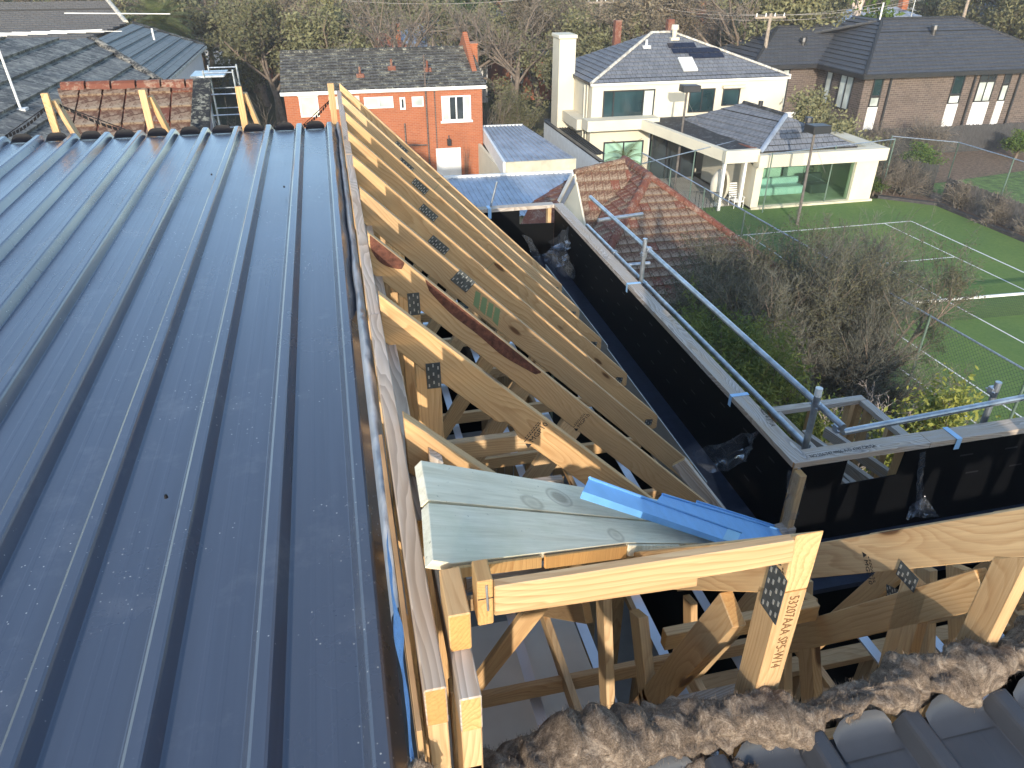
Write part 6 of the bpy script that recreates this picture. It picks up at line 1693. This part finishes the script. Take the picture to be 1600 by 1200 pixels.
scatter(70, 78, 130, -25, 51, BR+BN+OL+OL+BN+['dark0'], 8.5, 12, 3.8)
scatter(66, 130, 230, -25, 51, BR+BN+OL+BN+OL, 10, 14, 5.5)
scatter(44, 230, 420, -25, 51, BN+OL+OL, 12, 17, 10.0)
# particular trees
tree('evergreen_tree', 'dense round dark evergreen tree near the top centre', 'dark0', *at(15.6, 88), 10.5, wide=0.85)
tree('evergreen_tree', 'smaller dark evergreen right of the dense round one', 'dark1', *at(18.2, 98), 9.0)
tree('gum_tree', 'pale trunked gum tree forking at the top right', 'gum', *at(36.3, 70), 17.0, 1.0)
tree('green_tree', 'bright green conical tree behind the charcoal roof', 'green0', *at(37.6, 66), 8.6)
tree('bamboo_clump', 'bushy olive bamboo clump between brick and cream houses', 'bamboo', (10.620, 46.000, -9.088)[0], 46.0, 4.6, cat_='bamboo')
tree('bare_shrub', 'upright bare stems beside the red brick house corner', 'stick', (8.891, 45.000, -8.642)[0], 45.0, 5.2, cat_='shrub')
tree('bare_shrub', 'upright bare grey stems left of the red brick house', 'stick', -4.6, 42.0, 5.2, 1.0, cat_='shrub')
tree('bare_shrub', 'thin bare stems between scaffold tower and brick house', 'stick', -3.9, 36.0, 4.2, 2.0, cat_='shrub')
tree('evergreen_shrub', 'dark shrub at the foot of the brick house left side', 'dark1', -4.4, 33.0, 3.0, 2.0, cat_='shrub')
tree('evergreen_shrub', 'olive round tree in front of the brown brick house', 'bush', (26.773, 37.500, -8.365)[0], 37.5, 4.6, 1.0, cat_='tree', wide=1.0)
tree('bare_shrub', 'thin brown climber beside the white double door', 'stick', (6.624, 39.700, -10.304)[0], 39.75, 3.0, cat_='climber', wide=0.22)
tree('bare_tree', 'bare brown tree above the cream roof', 'bare0', *at(24.0, 62), 11.0)
tree('bare_tree', 'tall bare tree left of the charcoal roof', 'bare2', *at(29.5, 60), 12.0)
tree('leafy_tree', 'big olive tree between the cream and charcoal roofs', 'olive1', *at(32.0, 62), 12.5)
tree('leafy_tree', 'olive tree leaning in at the upper right edge', 'olive0', *at(48.5, 84), 14.0)
tree('leafy_tree', 'olive tree at the right edge below the upper one', 'olive2', *at(50.2, 76), 12.0)

# palm
def palm(name, label, x, y, h, nfr, fl, m='leaf_palm', tr=0.22, seed=1):
    rng = np.random.default_rng(seed); t = thing(name, label, 'palm', (x, y, GZ))
    MB().tube((x, y, GZ), (x, y, GZ+h), tr, tr*0.8, 10).build('trunk', M['trunk'], t)
    for i in range(nfr):
        az = i*2.39996; el = 1.25-1.5*(i/nfr)
        n = 9; pts = []; p = np.array([0, 0, h]); d = np.array([math.cos(az)*math.cos(el), math.sin(az)*math.cos(el), math.sin(el)])
        for k in range(n): pts.append(p.copy()); p = p+d*fl/n; d = d+np.array([0, 0, -0.17]); d /= np.linalg.norm(d)
        vs = []; fs = []
        for k in range(n-1):
            a, b = pts[k], pts[k+1]; dd = (b-a)/np.linalg.norm(b-a); s = np.cross(dd, [0, 0, 1]); s /= np.linalg.norm(s)+1e-6
            for q in range(4):
                c = a+(b-a)*q/4; ll = fl*0.24*math.sin(math.pi*min(0.97, (k+q/4+0.7)/n))
                for sg in (1, -1):
                    e = c+s*sg*ll+dd*ll*0.7+np.array([0, 0, -ll*0.25]); bb = len(vs)
                    vs += [c, c+dd*0.035*fl*0.5, e]; fs.append((bb, bb+1, bb+2))
        me = mesh([(v[0], v[1], v[2]) for v in vs], fs); me.materials.append(M[m]); obj('frond', me, t, Matrix.Translation((x, y, GZ)))
    return t
px_, py_ = at(-10.5, 64)
palm('palm_tree', 'round headed palm tree above the grey tiled roofs', px_, py_, 6.7, 46, 3.0, tr=0.4)
palm('palm_tree', 'small palm in front of the cream house sliding door', 14.7, 36.8, 1.9, 16, 1.5, tr=0.08, seed=3)

# power poles and lines
def pole(label, x, y, h, arms=(0.3,), tr=0):
    t = thing('power_pole', label, 'pole', (x, y, GZ))
    MB().tube((x, y, GZ), (x, y, GZ+h), 0.15, 0.11, 8).build('pole', M['pole_wood'], t)
    for a in arms:
        z = GZ+h-a
        MB().box((x-1.1, y-0.06, z), (x+1.1, y+0.06, z+0.12)).build('crossarm', M['pole_wood'], t)
        for k in range(4): MB().tube((x-1.0+k*0.66, y, z+0.12), (x-1.0+k*0.66, y, z+0.32), 0.05, 0.03, 6).build('insulator', M['white'], t)
    return V(x, y, GZ+h)
PL = [pole('timber power pole behind the cream house roof', *at(19.2, 62), 9.2, (0.3, 1.3)), pole('timber power pole beside the cream house right hip', *at(30.6, 56), 7.8, (0.3,)),
      pole('pale power pole with double arms at upper left', *at(-9.0, 84), 8.2, (0.2, 1.2)), pole('second pale power pole right of the first', *at(-6.9, 92), 8.8, (0.2,)), pole('power pole at the top right behind the charcoal roof', *at(42.0, 74), 9.6, (0.3, 1.2))]
def wires(label, a, b, n=3, sag=0.8):
    t = thing('power_line', label, 'wires', (a.x, a.y, GZ))
    for k in range(n):
        pts = []
        for i in range(13):
            u = i/12; p = a.lerp(b, u) + V(-0.9+0.9*k, 0, -0.1-0.3*(k % 2)); p.z -= sag*4*u*(1-u); pts.append(p)
        MB().path(pts, 0.022, 4).build('wire', M['cable'], t)
wires('power lines sagging from cream house pole to the left', PL[0], V(-1, 66, GZ+8.6), 3, 0.7)
wires('power lines between the poles behind the cream roof', PL[0], PL[1], 3, 0.6)
wires('power lines crossing behind the charcoal roof', PL[1], PL[4], 3, 0.7)
wires('power lines across the upper left', V(-40, 80, GZ+7.2), V(2, 88, GZ+7.0), 4, 0.5)

# ================================================================ shrubs between the house and the court
def shrub(name, label, x, y, h, seed, spec, kmap, trunkm, crownm, leafargs=None, twig_w=0.006, multi=8, trunk_frac=0.45, wide=1.0, cat_='shrub', twigs=True, twigm=None):
    key = 'sh%d' % seed
    proto(key, seed, h, 0.05, spec, kmap, trunkm, crownm, leafargs, twig_w, trunk_frac, multi, twigs)
    if twigm: PROTO[key][1][-1][1].materials.clear(); PROTO[key][1][-1][1].materials.append(M[twigm])
    return tree(name, label, key, x, y, h, cat_=cat_, wide=wide)
WISP = [(7, 0.75, 0.5, 0.35, 0.3), (7, 0.65, 0.5, 0.3, 0.15), (7, 0.6, 0.5, 0.3, 0.1), (7, 0.6, 0.55, 0.25, 0.1)]
shrub('bare_shrub', 'big twiggy bare shrub in front of the tennis court', 12.7, 15.6, 5.6, 201, WISP, (6, 5, 3, 0, 0), 'trunk', 'leaf_wisp', (1, 0.022, 0.035, 0.4), 0.0045, 9, 0.36, 1.2)
shrub('bare_shrub', 'second twiggy bare shrub nearer the court net', 11.8, 13.8, 4.8, 202, WISP, (6, 5, 3, 0, 0), 'trunk', 'twig_dark', None, 0.0045, 9, 0.36, 1.05)
shrub('bare_shrub', 'wispy bare shrub over the terracotta roof edge', 10.4, 16.9, 5.5, 203, WISP, (6, 5, 3, 0, 0), 'trunk', 'leaf_wisp', (1, 0.022, 0.035, 0.4), 0.0042, 7, 0.36, 1.2)
shrub('bare_shrub', 'wispy bare shrub at the floodlight foot', 14.6, 18.4, 4.9, 204, WISP, (6, 5, 3, 0, 0), 'trunk', 'twig_dark', None, 0.0045, 7, 0.36, 1.3)
shrub('bare_shrub', 'grey wispy shrub between the green bush and the big twiggy one', 11.0, 14.8, 5.2, 212, WISP, (6, 5, 3, 0, 0), 'trunk', 'twig_dark', None, 0.0042, 7, 0.36, 1.2)
FE = [(8, 0.8, 0.45, 0.4, 0.2), (7, 0.6, 0.5, 0.4, 0.2), (6, 0.55, 0.5, 0.45, 0.2)]
shrub('green_shrub', 'feathery dark green shrub below the scaffold rails', 8.4, 13.0, 5.2, 205, FE, (6, 4, 3, 0), 'trunk', 'leaf_feather', (8, 0.06, 0.08, 0.2), 0.004, 9, 0.42, 1.0, twigm='leaf_feather')
shrub('green_shrub', 'second feathery green shrub nearer the parapet', 7.3, 11.2, 4.6, 206, FE, (6, 4, 3, 0), 'trunk', 'leaf_feather', (8, 0.06, 0.08, 0.2), 0.004, 8, 0.42, 0.9, twigm='leaf_feather')
shrub('bare_shrub', 'pale grey bare branching shrub above the box frame', 9.2, 10.6, 3.7, 207, [(6, 0.7, 0.6, 0.25, 0.3), (5, 0.65, 0.6, 0.2, 0.2), (5, 0.6, 0.6, 0.15, 0.2), (4, 0.6, 0.6, 0.1, 0.2)], (6, 5, 4, 3, 0), 'twig_pale', 'twig_pale', None, 0.005, 5, 0.40, 1.0)
shrub('citrus_shrub', 'yellow-green glossy leaved shrub right of the box frame', 10.6, 9.0, 4.1, 208, [(7, 0.75, 0.55, 0.3, 0.3), (6, 0.6, 0.6, 0.25, 0.2), (5, 0.55, 0.6, 0.2, 0.2)], (6, 5, 3, 0), 'trunk', 'leaf_citrus', (7, 0.048, 0.10, 0.45), 0.004, 6, 0.42, 1.0)
shrub('bare_shrub', 'thin bare shrub at the right edge beside the citrus', 12.0, 8.0, 2.6, 209, WISP, (6, 5, 3, 0, 0), 'trunk', 'twig_dark', None, 0.005, 4, 0.40, 0.9)
shrub('low_shrub', 'low dark ground shrub in shade below the parapet', 6.6, 8.6, 2.2, 210, [(8, 0.8, 0.6, 0.1, 0.2), (7, 0.6, 0.6, 0.1, 0.2)], (5, 3, 0), 'trunk', 'leaf_dark', (8, 0.10, 0.16, 0.4), 0.005, 9, 0.35, 1.6)
shrub('low_shrub', 'low dark green shrub below the citrus', 9.6, 7.4, 2.0, 211, [(8, 0.8, 0.6, 0.1, 0.2), (7, 0.6, 0.6, 0.1, 0.2)], (5, 3, 0), 'trunk', 'leaf_dark', (8, 0.10, 0.16, 0.4), 0.005, 9, 0.35, 1.6)
# tangled creeper and dry stems along the court fences
for k, (x, y, h, lab) in enumerate([(28.3, 34.3, 2.6, 'tangled dry creeper at the court corner'), (29.3, 33.3, 2.2, 'dry creeper against the short dark palings'), (30.5, 30.5, 1.8, 'dry stems at the start of the weathered fence'),
                                    (30.6, 28.2, 1.9, 'dry creeper on the weathered fence, second clump'), (30.6, 26.0, 1.8, 'dry creeper on the weathered fence, third clump'), (30.7, 23.6, 1.9, 'dry creeper on weathered fence at right edge'), (32.6, 40.0, 2.6, 'tall dry stems before the long dark palings'), (36.0, 39.6, 3.0, 'dry upright stems right of the tall dry ones')]):
    proto('cr%d' % k, 300+k, h, 0.03, [(8, 0.8, 0.6, 0.2, 0.1), (7, 0.7, 0.7, 0.1, 0.1), (5, 0.6, 0.8, 0.0, 0.1)], (5, 4, 3, 0), 'twig', 'twig', None, 0.010, 0.5, 8)
    tree('dry_creeper', lab, 'cr%d' % k, x, y, h, cat_='creeper', group='dry creepers along the fences', wide=1.15)
tree('green_shrub', 'low green shrub at the garden room corner', 'green0', 27.7, 33.6, 1.1, cat_='shrub', wide=1.6)
tree('green_shrub', 'green bushes beyond the short dark palings', 'green0', 32.6, 36.3, 2.0, cat_='shrub', wide=1.5)
tree('green_shrub', 'green bush under the long dark palings at right', 'green0', 41.6, 38.6, 1.8, cat_='shrub', wide=1.5)
for k, (x, y, h, lab) in enumerate([(6.0, 24.0, 1.6, 'dark shrub beside the shed'), (14.0, 37.5, 1.6, 'small dark shrub beside the patio')]):
    tree('low_shrub', lab, 'dark1', x, y, h, 1.0*k, cat_='shrub')

HAZE = 0.0006
# ================================================================ air
hz_m = bpy.data.materials.new('haze'); hz_m.use_nodes = True
hn = hz_m.node_tree; hn.nodes.remove(hn.nodes['Principled BSDF'])
pv = hn.nodes.new('ShaderNodeVolumePrincipled'); pv.inputs['Color'].default_value = (0.95, 0.96, 1.0, 1); pv.inputs['Density'].default_value = HAZE; pv.inputs['Anisotropy'].default_value = 0.0
hn.links.new(pv.outputs[0], hn.nodes['Material Output'].inputs['Volume'])
hz = MB().box((-320, -40, GZ-1.0), (520, 520, 12.0)).build('haze', hz_m); tag(hz, kind='stuff')
